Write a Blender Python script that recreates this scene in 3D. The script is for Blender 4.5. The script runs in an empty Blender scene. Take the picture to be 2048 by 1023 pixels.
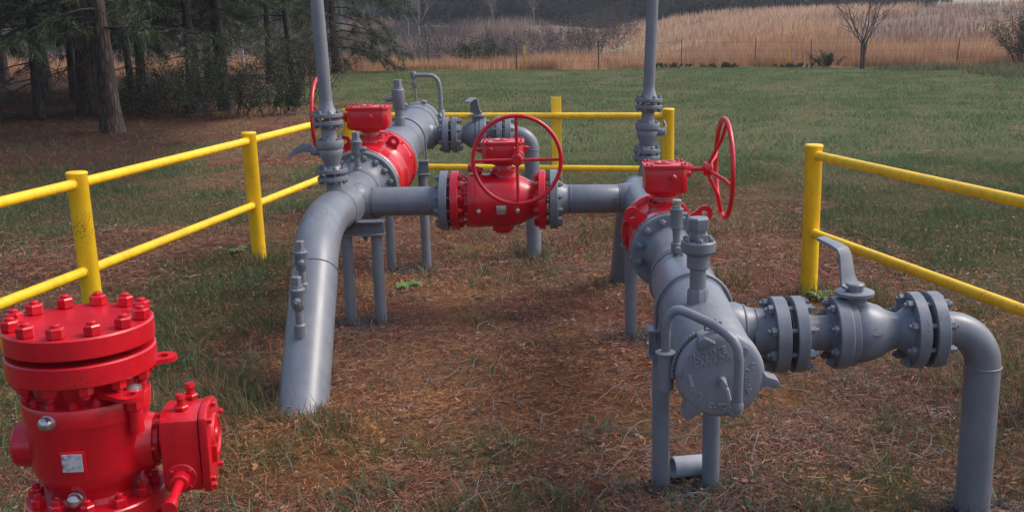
import bpy, bmesh, math, random
import numpy as np
from mathutils import Vector, Matrix, Quaternion
S = bpy.context.scene
COL = S.collection
rad = math.radians
PI = math.pi
V = Vector

# ---------------------------------------------------------------- camera
cam_d = bpy.data.cameras.new('camera')
cam = bpy.data.objects.new('camera', cam_d); COL.objects.link(cam)
cam.matrix_world = Matrix(((0.99945499, 0.0214164, -0.0251209, 0), (-0.02924284, 0.22132617, -0.9747613, 0),
                           (-0.01531597, 0.97496465, 0.22183182, 1.8), (0, 0, 0, 1)))
cam_d.sensor_width = 36; cam_d.lens = 35.156; cam_d.shift_x = -0.0615
cam_d.clip_start = 0.05; cam_d.clip_end = 2000
S.camera = cam
# ---------------------------------------------------------------- light
world = bpy.data.worlds.new('World'); S.world = world; world.use_nodes = True
wn = world.node_tree.nodes; wl = world.node_tree.links
sky = wn.new('ShaderNodeTexSky'); sky.sky_type = 'NISHITA'; sky.sun_disc = False
SUN_EL, SUN_AZ = 50.0, 78.0          # azimuth clockwise from +Y
sky.sun_elevation = rad(SUN_EL); sky.sun_rotation = rad(SUN_AZ)
sky.air_density = 1.0; sky.dust_density = 4.0; sky.ozone_density = 1.0
wl.new(sky.outputs[0], wn['Background'].inputs[0]); wn['Background'].inputs[1].default_value = 0.15
sl = bpy.data.lights.new('sun', 'SUN'); sun = bpy.data.objects.new('sun', sl); COL.objects.link(sun)
sl.energy = 0.9; sl.angle = rad(22); sl.color = (1, 0.95, 0.9)
sd = V((math.sin(rad(SUN_AZ)) * math.cos(rad(SUN_EL)), math.cos(rad(SUN_AZ)) * math.cos(rad(SUN_EL)), math.sin(rad(SUN_EL))))
sun.rotation_euler = sd.to_track_quat('Z', 'Y').to_euler()
S.view_settings.view_transform = 'Standard'; S.view_settings.look = 'None'
S.view_settings.exposure = 0.68; S.view_settings.gamma = 1
S.render.film_transparent = False
try: S.cycles.max_bounces = 6; S.cycles.transparent_max_bounces = 6
except Exception: pass

# ---------------------------------------------------------------- materials
def nodemat(name):
    m = bpy.data.materials.new(name); m.use_nodes = True
    nt = m.node_tree; return m, nt, nt.nodes, nt.links, nt.nodes['Principled BSDF']
def ramp(n, stops):
    r = n.new('ShaderNodeValToRGB'); e = r.color_ramp.elements
    while len(e) < len(stops): e.new(0.5)
    for x, (p, c) in zip(e, stops): x.position = p; x.color = (*c, 1)
    return r
def paint(name, col, rough=0.35, dirt=None, coat=0.0, dirtamt=0.35, bump=0.25, scale=1.0, chips=None, dth=0.60):
    m, nt, n, l, b = nodemat(name)
    tc = n.new('ShaderNodeTexCoord')
    no = n.new('ShaderNodeTexNoise'); no.inputs['Scale'].default_value = 7 * scale; no.inputs['Detail'].default_value = 8
    no.inputs['Roughness'].default_value = 0.65
    l.new(tc.outputs['Object'], no.inputs['Vector'])
    lo = tuple(c * 0.86 for c in col); hi = tuple(min(1, c * 1.12) for c in col)
    r = ramp(n, [(0.3, lo), (0.5, col), (0.72, hi)]); l.new(no.outputs[0], r.inputs[0])
    n2 = n.new('ShaderNodeTexNoise'); n2.inputs['Scale'].default_value = 38 * scale; n2.inputs['Detail'].default_value = 10
    n2.inputs['Roughness'].default_value = 0.75
    l.new(tc.outputs['Object'], n2.inputs['Vector'])
    r2 = ramp(n, [(dth, (0, 0, 0)), (dth + 0.14, (1, 1, 1))]); l.new(n2.outputs[0], r2.inputs[0])
    mul = n.new('ShaderNodeMath'); mul.operation = 'MULTIPLY'; mul.inputs[1].default_value = dirtamt
    l.new(r2.outputs[0], mul.inputs[0])
    mx = n.new('ShaderNodeMix'); mx.data_type = 'RGBA'
    l.new(mul.outputs[0], mx.inputs[0]); l.new(r.outputs[0], mx.inputs[6])
    d = dirt or tuple(c * 0.6 + 0.03 for c in col); mx.inputs[7].default_value = (*d, 1)
    n3 = n.new('ShaderNodeTexNoise'); n3.inputs['Scale'].default_value = 95 * scale; n3.inputs['Detail'].default_value = 4
    l.new(tc.outputs['Object'], n3.inputs['Vector'])
    n4 = n.new('ShaderNodeTexNoise'); n4.inputs['Scale'].default_value = 5 * scale; n4.inputs['Detail'].default_value = 3
    l.new(tc.outputs['Object'], n4.inputs['Vector'])
    sm = n.new('ShaderNodeMath'); sm.operation = 'MULTIPLY'; l.new(n3.outputs[0], sm.inputs[0]); l.new(n4.outputs[0], sm.inputs[1])
    r3 = ramp(n, [(0.385, (0, 0, 0)), (0.40, (1, 1, 1))]); l.new(sm.outputs[0], r3.inputs[0])
    ch = n.new('ShaderNodeMath'); ch.operation = 'MULTIPLY'; ch.inputs[1].default_value = 0.75 if chips else 0.0; l.new(r3.outputs[0], ch.inputs[0])
    mc = n.new('ShaderNodeMix'); mc.data_type = 'RGBA'; l.new(ch.outputs[0], mc.inputs[0]); l.new(mx.outputs[2], mc.inputs[6]); mc.inputs[7].default_value = (*(chips or col), 1)
    # faded streaks running down
    mp = n.new('ShaderNodeMapping'); mp.inputs['Scale'].default_value = (22, 22, 2.2); l.new(tc.outputs['Object'], mp.inputs[0])
    n5 = n.new('ShaderNodeTexNoise'); n5.inputs['Scale'].default_value = 1.0; n5.inputs['Detail'].default_value = 6; l.new(mp.outputs[0], n5.inputs['Vector'])
    r5 = ramp(n, [(0.35, (.80, .80, .80)), (0.62, (1.06, 1.06, 1.06))]); l.new(n5.outputs[0], r5.inputs[0])
    ms = n.new('ShaderNodeMixRGB'); ms.blend_type = 'MULTIPLY'; ms.inputs[0].default_value = 0.45; l.new(mc.outputs[2], ms.inputs[1]); l.new(r5.outputs[0], ms.inputs[2])
    l.new(ms.outputs[0], b.inputs['Base Color'])
    rr = n.new('ShaderNodeMapRange'); rr.inputs[3].default_value = rough * 0.75; rr.inputs[4].default_value = rough * 1.5
    l.new(no.outputs[0], rr.inputs[0]); l.new(rr.outputs[0], b.inputs['Roughness'])
    bp = n.new('ShaderNodeBump'); bp.inputs['Strength'].default_value = bump; bp.inputs['Distance'].default_value = 0.002
    l.new(n2.outputs[0], bp.inputs['Height']); l.new(bp.outputs[0], b.inputs['Normal'])
    b.inputs['Coat Weight'].default_value = coat; b.inputs['Coat Roughness'].default_value = 0.12
    return m
GREY = paint('grey_paint', (0.172, 0.187, 0.217), 0.30, dirt=(0.11, 0.115, 0.125), chips=(.10, .085, .075))
GREYC = paint('grey_cast_paint', (0.165, 0.180, 0.210), 0.42, bump=0.6, dirt=(0.10, 0.11, 0.12))
RED = paint('red_paint', (0.57, 0.006, 0.017), 0.27, dirt=(0.30, 0.004, 0.01), coat=0.25, dirtamt=0.5, chips=(.16, .03, .03), dth=0.54)
YEL = paint('yellow_paint', (0.95, 0.57, 0.014), 0.42, dirt=(0.5, 0.32, 0.03), dirtamt=0.55, bump=0.3, chips=(.22, .12, .05))
WHT = paint('worn_white_plate', (0.50, 0.52, 0.55), 0.5, dirt=(0.05, 0.03, 0.03), dirtamt=1.0, scale=1.6, dth=0.50)
CHR = paint('bare_steel', (0.55, 0.55, 0.56), 0.25, dirt=(0.10, 0.05, 0.05), dirtamt=1.0, scale=2, dth=.50)
GREYD = paint('grey_door_paint', (0.205, 0.222, 0.255), 0.42, bump=0.15, dirt=(0.15, 0.16, 0.175), dirtamt=.3)
LETR = paint('worn_edge_lit_letters', (0.30, 0.32, 0.36), 0.4, bump=0.1)  # paler than the door: worn paint plus edge light painted into the colour
CHR.node_tree.nodes['Principled BSDF'].inputs['Metallic'].default_value = 0.85
BLK = paint('dark_gasket', (0.012, 0.012, 0.014), 0.6)
PVC = paint('spattered_pvc', (0.34, 0.37, 0.42), 0.5, dirt=(0.07, 0.08, 0.10), dirtamt=1.0, scale=0.5)
RUST = paint('rusty_steel', (0.05, 0.035, 0.03), 0.8)
WIRE = paint('galvanised_wire', (0.12, 0.12, 0.12), 0.5)
YPOST = paint('marker_yellow', (0.62, 0.36, 0.03), 0.5)

def colmat(name, rough=0.8, trans=0.3, attr='Col'):
    m, nt, n, l, b = nodemat(name)
    a = n.new('ShaderNodeAttribute'); a.attribute_name = attr
    l.new(a.outputs[0], b.inputs['Base Color']); b.inputs['Roughness'].default_value = rough
    b.inputs['Specular IOR Level'].default_value = 0.25
    if trans > 0:
        t = n.new('ShaderNodeBsdfTranslucent'); l.new(a.outputs[0], t.inputs[0])
        mx = n.new('ShaderNodeMixShader'); mx.inputs[0].default_value = trans
        out = n['Material Output']
        l.new(b.outputs[0], mx.inputs[1]); l.new(t.outputs[0], mx.inputs[2]); l.new(mx.outputs[0], out.inputs[0])
    return m
BLADE = colmat('grass_blade'); LITTER = colmat('dry_litter', trans=0.1); REED = colmat('broomsedge', trans=0.35)
NEEDLE = colmat('pine_needle', rough=0.55, trans=0.2)
LEAF = colmat('leaf', rough=0.6, trans=0.3)
def barkmat(name, c0, c1, sc=1.0):
    m, nt, n, l, b = nodemat(name)
    tc = n.new('ShaderNodeTexCoord'); mp = n.new('ShaderNodeMapping'); mp.inputs['Scale'].default_value = (14 * sc, 14 * sc, 3.4 * sc)
    l.new(tc.outputs['Object'], mp.inputs[0])
    nz = n.new('ShaderNodeTexNoise'); nz.inputs['Scale'].default_value = 1.2; nz.inputs['Detail'].default_value = 5
    l.new(mp.outputs[0], nz.inputs['Vector'])
    add = n.new('ShaderNodeMixRGB'); add.blend_type = 'ADD'; add.inputs[0].default_value = 0.6
    l.new(mp.outputs[0], add.inputs[1]); l.new(nz.outputs['Color'], add.inputs[2])
    vo = n.new('ShaderNodeTexVoronoi'); vo.feature = 'DISTANCE_TO_EDGE'; vo.inputs['Scale'].default_value = 1.0
    l.new(add.outputs[0], vo.inputs['Vector'])
    r = ramp(n, [(0.0, c0), (0.16, tuple((a + bb) / 2 for a, bb in zip(c0, c1))), (0.5, c1)]); l.new(vo.outputs['Distance'], r.inputs[0])
    mm = n.new('ShaderNodeMixRGB'); mm.blend_type = 'MULTIPLY'; mm.inputs[0].default_value = 0.5
    l.new(r.outputs[0], mm.inputs[1]); l.new(nz.outputs['Color'], mm.inputs[2])
    l.new(mm.outputs[0], b.inputs['Base Color']); b.inputs['Roughness'].default_value = 0.9
    bp = n.new('ShaderNodeBump'); bp.inputs['Strength'].default_value = 1.0; bp.inputs['Distance'].default_value = 0.04
    l.new(vo.outputs['Distance'], bp.inputs['Height']); l.new(bp.outputs[0], b.inputs['Normal'])
    return m
BARK = barkmat('pine_bark', (0.025, 0.017, 0.015), (0.125, 0.082, 0.068))
BARK2 = barkmat('dark_bark', (0.02, 0.016, 0.015), (0.09, 0.07, 0.065), 1.6)
TWIG = paint('bare_twig', (0.085, 0.065, 0.055), 0.9)
PTWIG = paint('weathered_twig', (0.17, 0.15, 0.14), 0.9)

# ---------------------------------------------------------------- mesh builder
def basis(ax):
    w = V(ax).normalized(); u = V((0, 0, 1)) if abs(w.z) < 0.9 else V((1, 0, 0))
    u = (u - w * u.dot(w)).normalized(); return u, w.cross(u), w
class MB:
    def __init__(s): s.v = []; s.f = []
    def add(s, vs, fs):
        o = len(s.v); s.v += [tuple(p) for p in vs]; s.f += [tuple(i + o for i in f) for f in fs]; return s
    def rev(s, prof, o, ax, seg=32, rot=0.0):
        o = V(o); u, v, w = basis(ax); vs = []; rings = []
        for t, r in prof:
            if r <= 1e-6: rings.append([len(vs)]); vs.append(o + w * t)
            else:
                rings.append(list(range(len(vs), len(vs) + seg)))
                for k in range(seg):
                    a = 2 * PI * k / seg + rot; vs.append(o + w * t + (u * math.cos(a) + v * math.sin(a)) * r)
        fs = []
        for A, B in zip(rings, rings[1:]):
            for k in range(seg):
                k2 = (k + 1) % seg
                if len(A) == 1 and len(B) == 1: break
                if len(A) == 1: fs.append((A[0], B[k2], B[k]))
                elif len(B) == 1: fs.append((A[k], A[k2], B[0]))
                else: fs.append((A[k], A[k2], B[k2], B[k]))
        return s.add(vs, fs)
    def cyl(s, a, b, r, seg=24, c=0.0):
        a = V(a); b = V(b); L = (b - a).length; c = c or min(r * 0.08, L * .2)
        return s.rev([(0, 0), (0, r - c), (c, r), (L - c, r), (L, r - c), (L, 0)], a, b - a, seg)
    def hexa(s, a, b, r, rot=0.0):
        a = V(a); b = V(b); L = (b - a).length; c = r * 0.12
        return s.rev([(0, 0), (0, r * .9), (c, r), (L - c, r), (L, r * .88), (L, 0)], a, b - a, 6, rot)
    def tube(s, path, r, seg=16, caps=True):
        P = [V(p) for p in path]; n = len(P); R = r if isinstance(r, (list, tuple)) else [r] * n
        T = [((P[min(i + 1, n - 1)] - P[max(i - 1, 0)]).normalized()) for i in range(n)]
        u, v, w = basis(T[0]); vs = []
        for i in range(n):
            if i:
                q = T[i - 1].rotation_difference(T[i]); u = q @ u; u = (u - T[i] * u.dot(T[i])).normalized()
            v = T[i].cross(u)
            for k in range(seg):
                a = 2 * PI * k / seg; vs.append(P[i] + (u * math.cos(a) + v * math.sin(a)) * R[i])
        fs = [(i * seg + k, i * seg + (k + 1) % seg, (i + 1) * seg + (k + 1) % seg, (i + 1) * seg + k) for i in range(n - 1) for k in range(seg)]
        if caps: fs += [tuple(range(seg - 1, -1, -1)), tuple((n - 1) * seg + k for k in range(seg))]
        return s.add(vs, fs)
    def torus(s, o, ax, Rr, r, seg=48, sg=12, a0=0, a1=2 * PI, u0=None):
        o = V(o); u, v, w = basis(ax)
        if u0 is not None: u = V(u0).normalized(); v = w.cross(u)
        if a1 - a0 > 2 * PI - 1e-3:
            vs = []
            for i in range(seg):
                a = 2 * PI * i / seg; d = u * math.cos(a) + v * math.sin(a)
                for k in range(sg):
                    b = 2 * PI * k / sg; vs.append(o + d * (Rr + r * math.cos(b)) + w * r * math.sin(b))
            return s.add(vs, [(i * sg + k, ((i + 1) % seg) * sg + k, ((i + 1) % seg) * sg + (k + 1) % sg, i * sg + (k + 1) % sg) for i in range(seg) for k in range(sg)])
        return s.tube([o + (u * math.cos(a0 + (a1 - a0) * i / seg) + v * math.sin(a0 + (a1 - a0) * i / seg)) * Rr for i in range(seg + 1)], r, sg)
    def box(s, c, sz, M=None):
        c = V(c); h = V(sz) / 2; vs = []
        for x in (-1, 1):
            for y in (-1, 1):
                for z in (-1, 1):
                    p = V((x * h.x, y * h.y, z * h.z)); vs.append(c + (M @ p if M else p))
        return s.add(vs, [(0, 1, 3, 2), (4, 6, 7, 5), (0, 4, 5, 1), (2, 3, 7, 6), (0, 2, 6, 4), (1, 5, 7, 3)])
    def prism(s, poly, o, u, v, th):
        o = V(o); u = V(u); v = V(v); w = u.cross(v).normalized(); n = len(poly)
        vs = [o + u * a + v * b for a, b in poly] + [o + u * a + v * b + w * th for a, b in poly]
        return s.add(vs, [tuple(range(n - 1, -1, -1)), tuple(range(n, 2 * n))] + [(i, (i + 1) % n, (i + 1) % n + n, i + n) for i in range(n)])
    def xf(s, M):
        s.v = [tuple(M @ V(p)) for p in s.v]; return s

def root_of(o):
    while o.parent: o = o.parent
    return o
def tag(o, label=None, cat=None, group=None, kind=None):
    if label: o['label'] = label
    if cat: o['category'] = cat
    if group: o['group'] = group
    if kind: o['kind'] = kind
    return o
def thing(name, label, cat, loc=(0, 0, 0), rot=None, group=None):
    o = bpy.data.objects.new(name, None); COL.objects.link(o); o.empty_display_size = 0.1
    M = Matrix.Translation(V(loc)) @ (rot.to_4x4() if rot else Matrix())
    o.matrix_basis = M
    return tag(o, label, cat, group)
def build(name, mb, mat, parent=None, world=True, bevel=0.0, smooth=35, label=None):
    me = bpy.data.meshes.new(name)
    vs = mb.v
    if world and parent is not None:
        Mi = root_of(parent).matrix_basis.inverted(); vs = [tuple(Mi @ V(p)) for p in vs]
    me.from_pydata(vs, [], mb.f)
    bm = bmesh.new(); bm.from_mesh(me)
    bmesh.ops.recalc_face_normals(bm, faces=bm.faces)
    if bevel > 0:
        ed = [e for e in bm.edges if len(e.link_faces) == 2 and e.calc_face_angle(0) > 0.6]
        bmesh.ops.bevel(bm, geom=ed, offset=bevel, segments=2, profile=0.6, affect='EDGES', clamp_overlap=True)
    bm.to_mesh(me); bm.free()
    me.shade_smooth(); me.set_sharp_from_angle(angle=rad(smooth))
    me.materials.append(mat)
    o = bpy.data.objects.new(name, me); COL.objects.link(o)
    if parent is not None: o.parent = parent
    if label: o['label'] = label
    return o
def frame(w, up=(0, 0, 1)):        # rotation whose columns are x=w, z~up
    x = V(w).normalized(); z = V(up); z = (z - x * z.dot(x)).normalized(); y = z.cross(x)
    return Matrix((x, y, z)).transposed()

# ---------------------------------------------------------------- bolts and flanges
_bolt = {}
def bolt_mesh(r, th, mat, stud):
    k = (round(r, 4), round(th, 3), mat.name, stud)
    if k not in _bolt:
        m = MB()
        m.rev([(0, 0), (0, r * .92), (r * .1, r), (r * 1.05, r), (r * 1.2, r * .85), (r * 1.2, 0)], (0, 0, 0), (0, 0, 1), 6)
        m.rev([(r * 1.0, 0), (r * 1.0, r * .52), (r * (1.2 + stud), r * .52), (r * (1.3 + stud), r * .4), (r * (1.3 + stud), 0)], (0, 0, 0), (0, 0, 1), 10)
        m.rev([(-th, 0), (-th, r * .5), (0.001, r * .5)], (0, 0, 0), (0, 0, 1), 8)
        me = bpy.data.meshes.new('bolt'); me.from_pydata(m.v, [], m.f)
        bm = bmesh.new(); bm.from_mesh(me); bmesh.ops.recalc_face_normals(bm, faces=bm.faces); bm.to_mesh(me); bm.free()
        me.shade_smooth(); me.set_sharp_from_angle(angle=rad(30)); me.materials.append(mat); _bolt[k] = me
    return _bolt[k]
_rb = random.Random(5)
def bolts(parent, o, ax, n, rbc, r, th, mat, rot0=None, stud=0.5, name='bolt', arc=None):
    """o: a point on the seating face, ax: outwards (world, or root-local when parent chain says so)"""
    u, v, w = basis(ax); Mi = root_of(parent).matrix_basis.inverted()
    if rot0 is None: rot0 = PI / n
    me = bolt_mesh(r, th, mat, stud)
    for k in range(n):
        a = 2 * PI * k / n + rot0
        if arc and not (arc[0] <= (a % (2 * PI)) <= arc[1]): continue
        p = V(o) + (u * math.cos(a) + v * math.sin(a)) * rbc
        q = Matrix((u, v, w)).transposed() @ Matrix.Rotation(_rb.uniform(0, 6.28), 3, 'Z')
        b = bpy.data.objects.new(name, me); COL.objects.link(b); b.parent = parent
        b.matrix_basis = Mi @ (Matrix.Translation(p) @ q.to_4x4())
def flange(parent, o, ax, R, th, rp, neck, nb, mat, nutr=None, name='flange', rot0=None, face=0.006, stud=0.5, hub=1.35, bmat=None):
    m = MB(); c = R * .02
    m.rev([(0, 0), (0, R * .62), (face, R * .64), (face, R - c), (face + c, R), (th - c, R), (th, R - c), (th, rp * hub + .004), (th + .006, rp * hub),
           (th + (neck - th) * .55, rp * 1.08), (neck, rp * 1.0), (neck, 0)], o, ax, 48)
    f = build(name, m, mat, parent)
    nutr = nutr or R * .085
    w = V(ax).normalized()
    if nb: bolts(f, V(o) + w * th, ax, nb, R * .83, nutr, th + .008, bmat or mat, rot0, stud)
    return f
def weld(m, p, ax, r, w=0.004):
    m.torus(p, ax, r, w, 40, 8)

# ---------------------------------------------------------------- fittings
def small_valve(name, label, base, up, h, r, mat, side, group=None):
    """needle / ball tap: coupling, riser, hex body with side stem, cap"""
    b = V(base); u = V(up).normalized(); t = thing(name, label, 'small valve', base, None, group)
    sdir = V(side); sdir = (sdir - u * sdir.dot(u)).normalized()
    build('coupling', MB().cyl(b - u * .02, b + u * h * .24, r * .85, 20, r * .15), mat, t)
    build('riser', MB().cyl(b, b + u * h * .52, r * .55, 16), mat, t)
    m = MB(); m.rev([(h * .47, 0), (h * .47, r * .7), (h * .52, r * .95), (h * .56, r), (h * .74, r), (h * .76, r * 1.12), (h * .80, r * 1.12), (h * .82, r * .9), (h * .86, r * .85), (h * .86, 0)], b, u, 10)
    body = build('body', m, mat, t)
    m = MB(); m.cyl(b + u * h * .63, b + u * h * .63 + sdir * r * 1.5, r * .52, 12); m.hexa(b + u * h * .63 + sdir * r * 1.4, b + u * h * .63 + sdir * r * 1.9, r * .45)
    m.cyl(b + u * h * .63 + sdir * r * 1.6, b + u * h * .63 + sdir * r * 2.4, r * .15, 8)
    build('stem', m, mat, t)
    build('cap', MB().hexa(b + u * h * .85, b + u * h, r * .72), mat, t)
    return t

def blow_valve(name, label, c, xdir, L, R, rp, mat, lever, yaw_lever, group, droop=0.0):
    """flanged two piece ball valve with lever, local x = flow"""
    Rm = frame(xdir); t = thing(name, label, 'valve', c, Rm, group)
    M = t.matrix_basis
    W = lambda p: M @ V(p)
    X = Rm @ V((1, 0, 0))
    th = .05 * R / .143
    flange(t, W((-L / 2, 0, 0)), X, R, th, rp * .95, th + .06, 8, mat, R * .13, stud=.55)
    flange(t, W((L / 2, 0, 0)), -X, R, th, rp * .95, th + .06, 8, mat, R * .13, stud=.55)
    m = MB(); m.rev([(-L * .36, 0), (-L * .36, rp * .95), (-L * .2, rp * .98), (-L * .19, rp * 1.1), (-L * .10, rp * 1.2),
                     (-.0, R * .82), (L * .08, R * .80), (L * .17, R * .70), (L * .24, rp * 1.15), (L * .30, rp * 1.0), (L * .4, rp * .97), (L * .4, 0)], W((0, 0, 0)), X, 48)
    m.box(W((L * .1, -R * .79, R * .12)), (R * .2, R * .04, R * .06), Rm)
    build('body', m, mat, t, smooth=50)
    m = MB(); x0 = -L * .175
    m.rev([(0, 0), (0, R * .93), (.004, R * .95), (.046, R * .95), (.05, R * .93), (.053, R * .90), (.075, R * .90), (.079, R * .86), (.079, 0)], W((x0, 0, 0)), X, 48)
    f = build('body_flange', m, mat, t)
    bolts(f, W((x0, 0, 0)), -X, 8, R * .78, R * .11, .02, mat, stud=.5)
    m = MB(); sx = -L * .01
    m.cyl(W((sx, 0, R * .6)), W((sx, 0, R * 1.02)), R * .3, 24); m.rev([(0, 0), (0, R * .46), (.003, R * .50), (.014, R * .50), (.017, R * .46), (.017, 0)], W((sx, 0, R * 1.0)), Rm @ V((0, 0, 1)), 32)
    m.hexa(W((sx, 0, R * 1.1)), W((sx, 0, R * 1.22)), R * .24)
    build('stem', m, mat, t)
    # lever
    Ml = M @ Matrix.Translation((sx, 0, R * 1.13)) @ Matrix.Rotation(yaw_lever, 4, 'Z')
    m = MB(); k = lever
    prof = [(-.036, 0.0), (-.036, .030), (.0, .045), (.045, .10 * k), (.075, .175 * k), (.098, .205 * k), (.215, .247 * k), (.215, .262 * k), (.09, .222 * k), (.055, .185 * k), (.018, .11 * k), (-.0, .035)]
    # lever built as a bent flat bar
    P = [(0, .012), (.026, .018), (.036, .05 * k), (.050, .125 * k), (.062, .145 * k), (.090, .155 * k - droop * .3), (.165, .172 * k - droop)]
    wd = [.048, .047, .040, .033, .031, .029, .024]
    vs = []; fs = []
    for i, ((a, b), w) in enumerate(zip(P, wd)):
        a0, b0 = P[max(0, i - 1)]; a1, b1 = P[min(len(P) - 1, i + 1)]
        tx, tz = a1 - a0, b1 - b0; n_ = math.hypot(tx, tz); nx, nz = -tz / n_ * .0055, tx / n_ * .0055
        vs += [(a + nx, -w, b + nz), (a + nx, w, b + nz), (a - nx, w, b - nz), (a - nx, -w, b - nz)]
    for i in range(len(P) - 1):
        for j in range(4):
            fs.append((i * 4 + j, i * 4 + (j + 1) % 4, i * 4 + 4 + (j + 1) % 4, i * 4 + 4 + j))
    fs += [(3, 2, 1, 0), tuple((len(P) - 1) * 4 + j for j in range(4))]
    m.add(vs, fs); m.rev([(0, 0), (0, .034), (.024, .036), (.03, .03), (.03, 0)], (0, 0, -.002), (0, 0, 1), 8)
    m.xf(Ml); build('lever_handle', m, mat, t, bevel=.002)
    return t

def handwheel(parent, hub, ax, R, off, up, nsp, mat, rim=.012, twist=0.0):
    """ax points away from the gearbox; off = rim plane offset beyond the hub"""
    hub = V(hub); w = V(ax).normalized()
    u = V(up); u = (u - w * u.dot(w)).normalized(); v = w.cross(u)
    c = hub + w * off
    h = build('handwheel', MB().torus(c, w, R, rim, 56, 12), mat, parent)
    for k in range(nsp):
        a = 2 * PI * k / nsp + twist; d = u * math.cos(a) + v * math.sin(a)
        build('spoke', MB().tube([hub + d * .02, hub + w * off * .75 + d * (R * .62), c + d * (R - .004)] if off > .02 else [hub + d * .02, c + d * (R - .004)], .0095, 10), mat, h)
    m = MB(); m.rev([(-.022, 0), (-.022, .032), (-.018, .036), (.018, .036), (.024, .028), (.024, 0)], hub, w, 24)
    build('hub', m, mat, h); return h

def gearbox(parent, M, sz, mat, shaft_x, shaft_len, shaft_z, bolts_top=8):
    """M: local frame at pedestal base; box in x,y; shaft leaves on local -y"""
    sx, sy, h = sz; W = lambda p: M @ V(p); z0 = .05
    R3 = M.to_3x3(); U = R3 @ V((1, 0, 0)); Vv = R3 @ V((0, 1, 0)); Z = R3 @ V((0, 0, 1))
    c = .20
    def octo(k): return [(-sx / 2 * k, -sy / 2 * k * (1 - c)), (-sx / 2 * k * (1 - c), -sy / 2 * k), (sx / 2 * k * (1 - c), -sy / 2 * k), (sx / 2 * k, -sy / 2 * k * (1 - c)),
                         (sx / 2 * k, sy / 2 * k * (1 - c)), (sx / 2 * k * (1 - c), sy / 2 * k), (-sx / 2 * k * (1 - c), sy / 2 * k), (-sx / 2 * k, sy / 2 * k * (1 - c))]
    g = MB()
    lay = [(z0, .84), (z0 + h * .07, .95), (z0 + h * .14, .99), (z0 + h * .8, .96)]
    vs = []; fs = []
    for z, k in lay: vs += [W((a, b, z)) for a, b in octo(k)]
    for i in range(len(lay) - 1):
        for j in range(8): fs.append((i * 8 + j, i * 8 + (j + 1) % 8, i * 8 + 8 + (j + 1) % 8, i * 8 + 8 + j))
    fs += [tuple(range(7, -1, -1)), tuple(range((len(lay) - 1) * 8, len(lay) * 8))]
    g.add(vs, fs)
    gb = build('gearbox', g, mat, parent, bevel=.005)
    m = MB(); m.prism(octo(1.03), W((0, 0, z0 + h * .8)), U, Vv, h * .14)
    lid = build('gearbox_cover', m, mat, gb, bevel=.003) if False else build('gearbox_cover', m, mat, parent, bevel=.003)
    zt = z0 + h * .94
    m = MB(); m.rev([(0, 0), (0, sx * .25), (.006, sx * .24), (.007, sx * .2), (.004, sx * .19), (.004, sx * .08), (.009, sx * .07), (.009, 0)], W((0, 0, zt)), Z, 32)
    build('indicator_disc', m, mat, lid)
    me = bolt_mesh(.0075, .002, mat, .1)
    Mi = root_of(parent).matrix_basis.inverted()
    for a, b in octo(.88):
        bo = bpy.data.objects.new('bolt', me); COL.objects.link(bo); bo.parent = lid; bo.matrix_basis = Mi @ M @ Matrix.Translation((a, b, zt))
    m = MB(); m.rev([(-.02, 0), (-.02, .085), (.0, .085), (.0, .06), (.03, .055), (.045, .09), (.056, .09), (.056, 0)], W((0, 0, 0)), Z, 32)
    p = build('pedestal', m, mat, parent); bolts(p, W((0, 0, 0)), Z, 6, .073, .009, .002, mat, stud=.2)
    # shaft housing and shaft
    y0 = -sy / 2 * .9
    m = MB(); m.cyl(W((shaft_x, y0, shaft_z)), W((shaft_x, y0 - .035, shaft_z)), .034, 20); m.cyl(W((shaft_x, y0 - .03, shaft_z)), W((shaft_x, y0 - .05, shaft_z)), .024, 20)
    build('shaft_housing', m, mat, parent)
    build('input_shaft', MB().cyl(W((shaft_x, y0 - .03, shaft_z)), W((shaft_x, y0 - shaft_len, shaft_z)), .0125, 16), mat, parent)
    for px_, py_, dd in ((-sx / 2, -.03, -1), (sx / 2, .03, 1)):
        m = MB(); m.hexa(W((px_ * .96, py_, z0 + h * .55)), W((px_ * .96 + dd * .03, py_, z0 + h * .55)), .018); m.cyl(W((px_ * .96 + dd * .02, py_, z0 + h * .55)), W((px_ * .96 + dd * .042, py_, z0 + h * .55)), .010, 10)
        build('stop_bolt', m, mat, parent)
    for xx in (-.28, .28):
        build('cover_plug', MB().hexa(W((xx * sx, -sy * .46, z0 + h * .62)), W((xx * sx, -sy * .5 - .018, z0 + h * .62)), .016), mat, parent)
    return W((shaft_x, y0 - shaft_len, shaft_z))

def lug(parent, p, out, along, th, R, mat):
    """lifting eye: plate in plane (out, side), thickness along 'along'"""
    p = V(p); o = V(out).normalized(); a = V(along).normalized(); s_ = a.cross(o)
    n = 20; outer = [(-.045, 0.0)]; inner = []
    cx = .066
    m = MB(); vs = []; fs = []
    outline = []; hole = []
    for k in range(n):
        an = 2 * PI * k / n
        hole.append((cx + .014 * math.cos(an), .017 * math.sin(an)))
        ox, oy = cx + R * math.cos(an), R * math.sin(an)
        if math.cos(an) < -.35: ox, oy = -.0, R * 1.35 * (1 if math.sin(an) > 0 else -1) * (abs(math.sin(an)) ** .5)
        outline.append((ox, oy))
    for w in (-th / 2, th / 2):
        vs += [p + o * x + s_ * y + a * w for x, y in outline]; vs += [p + o * x + s_ * y + a * w for x, y in hole]
    for k in range(n):
        k2 = (k + 1) % n
        fs += [(k, k2, n + k2, n + k), (2 * n + k2, 2 * n + k, 3 * n + k, 3 * n + k2), (k2, k, 2 * n + k, 2 * n + k2), (n + k, n + k2, 3 * n + k2, 3 * n + k)]
    m.add(vs, fs); return build('lifting_lug', m, mat, parent)

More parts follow.
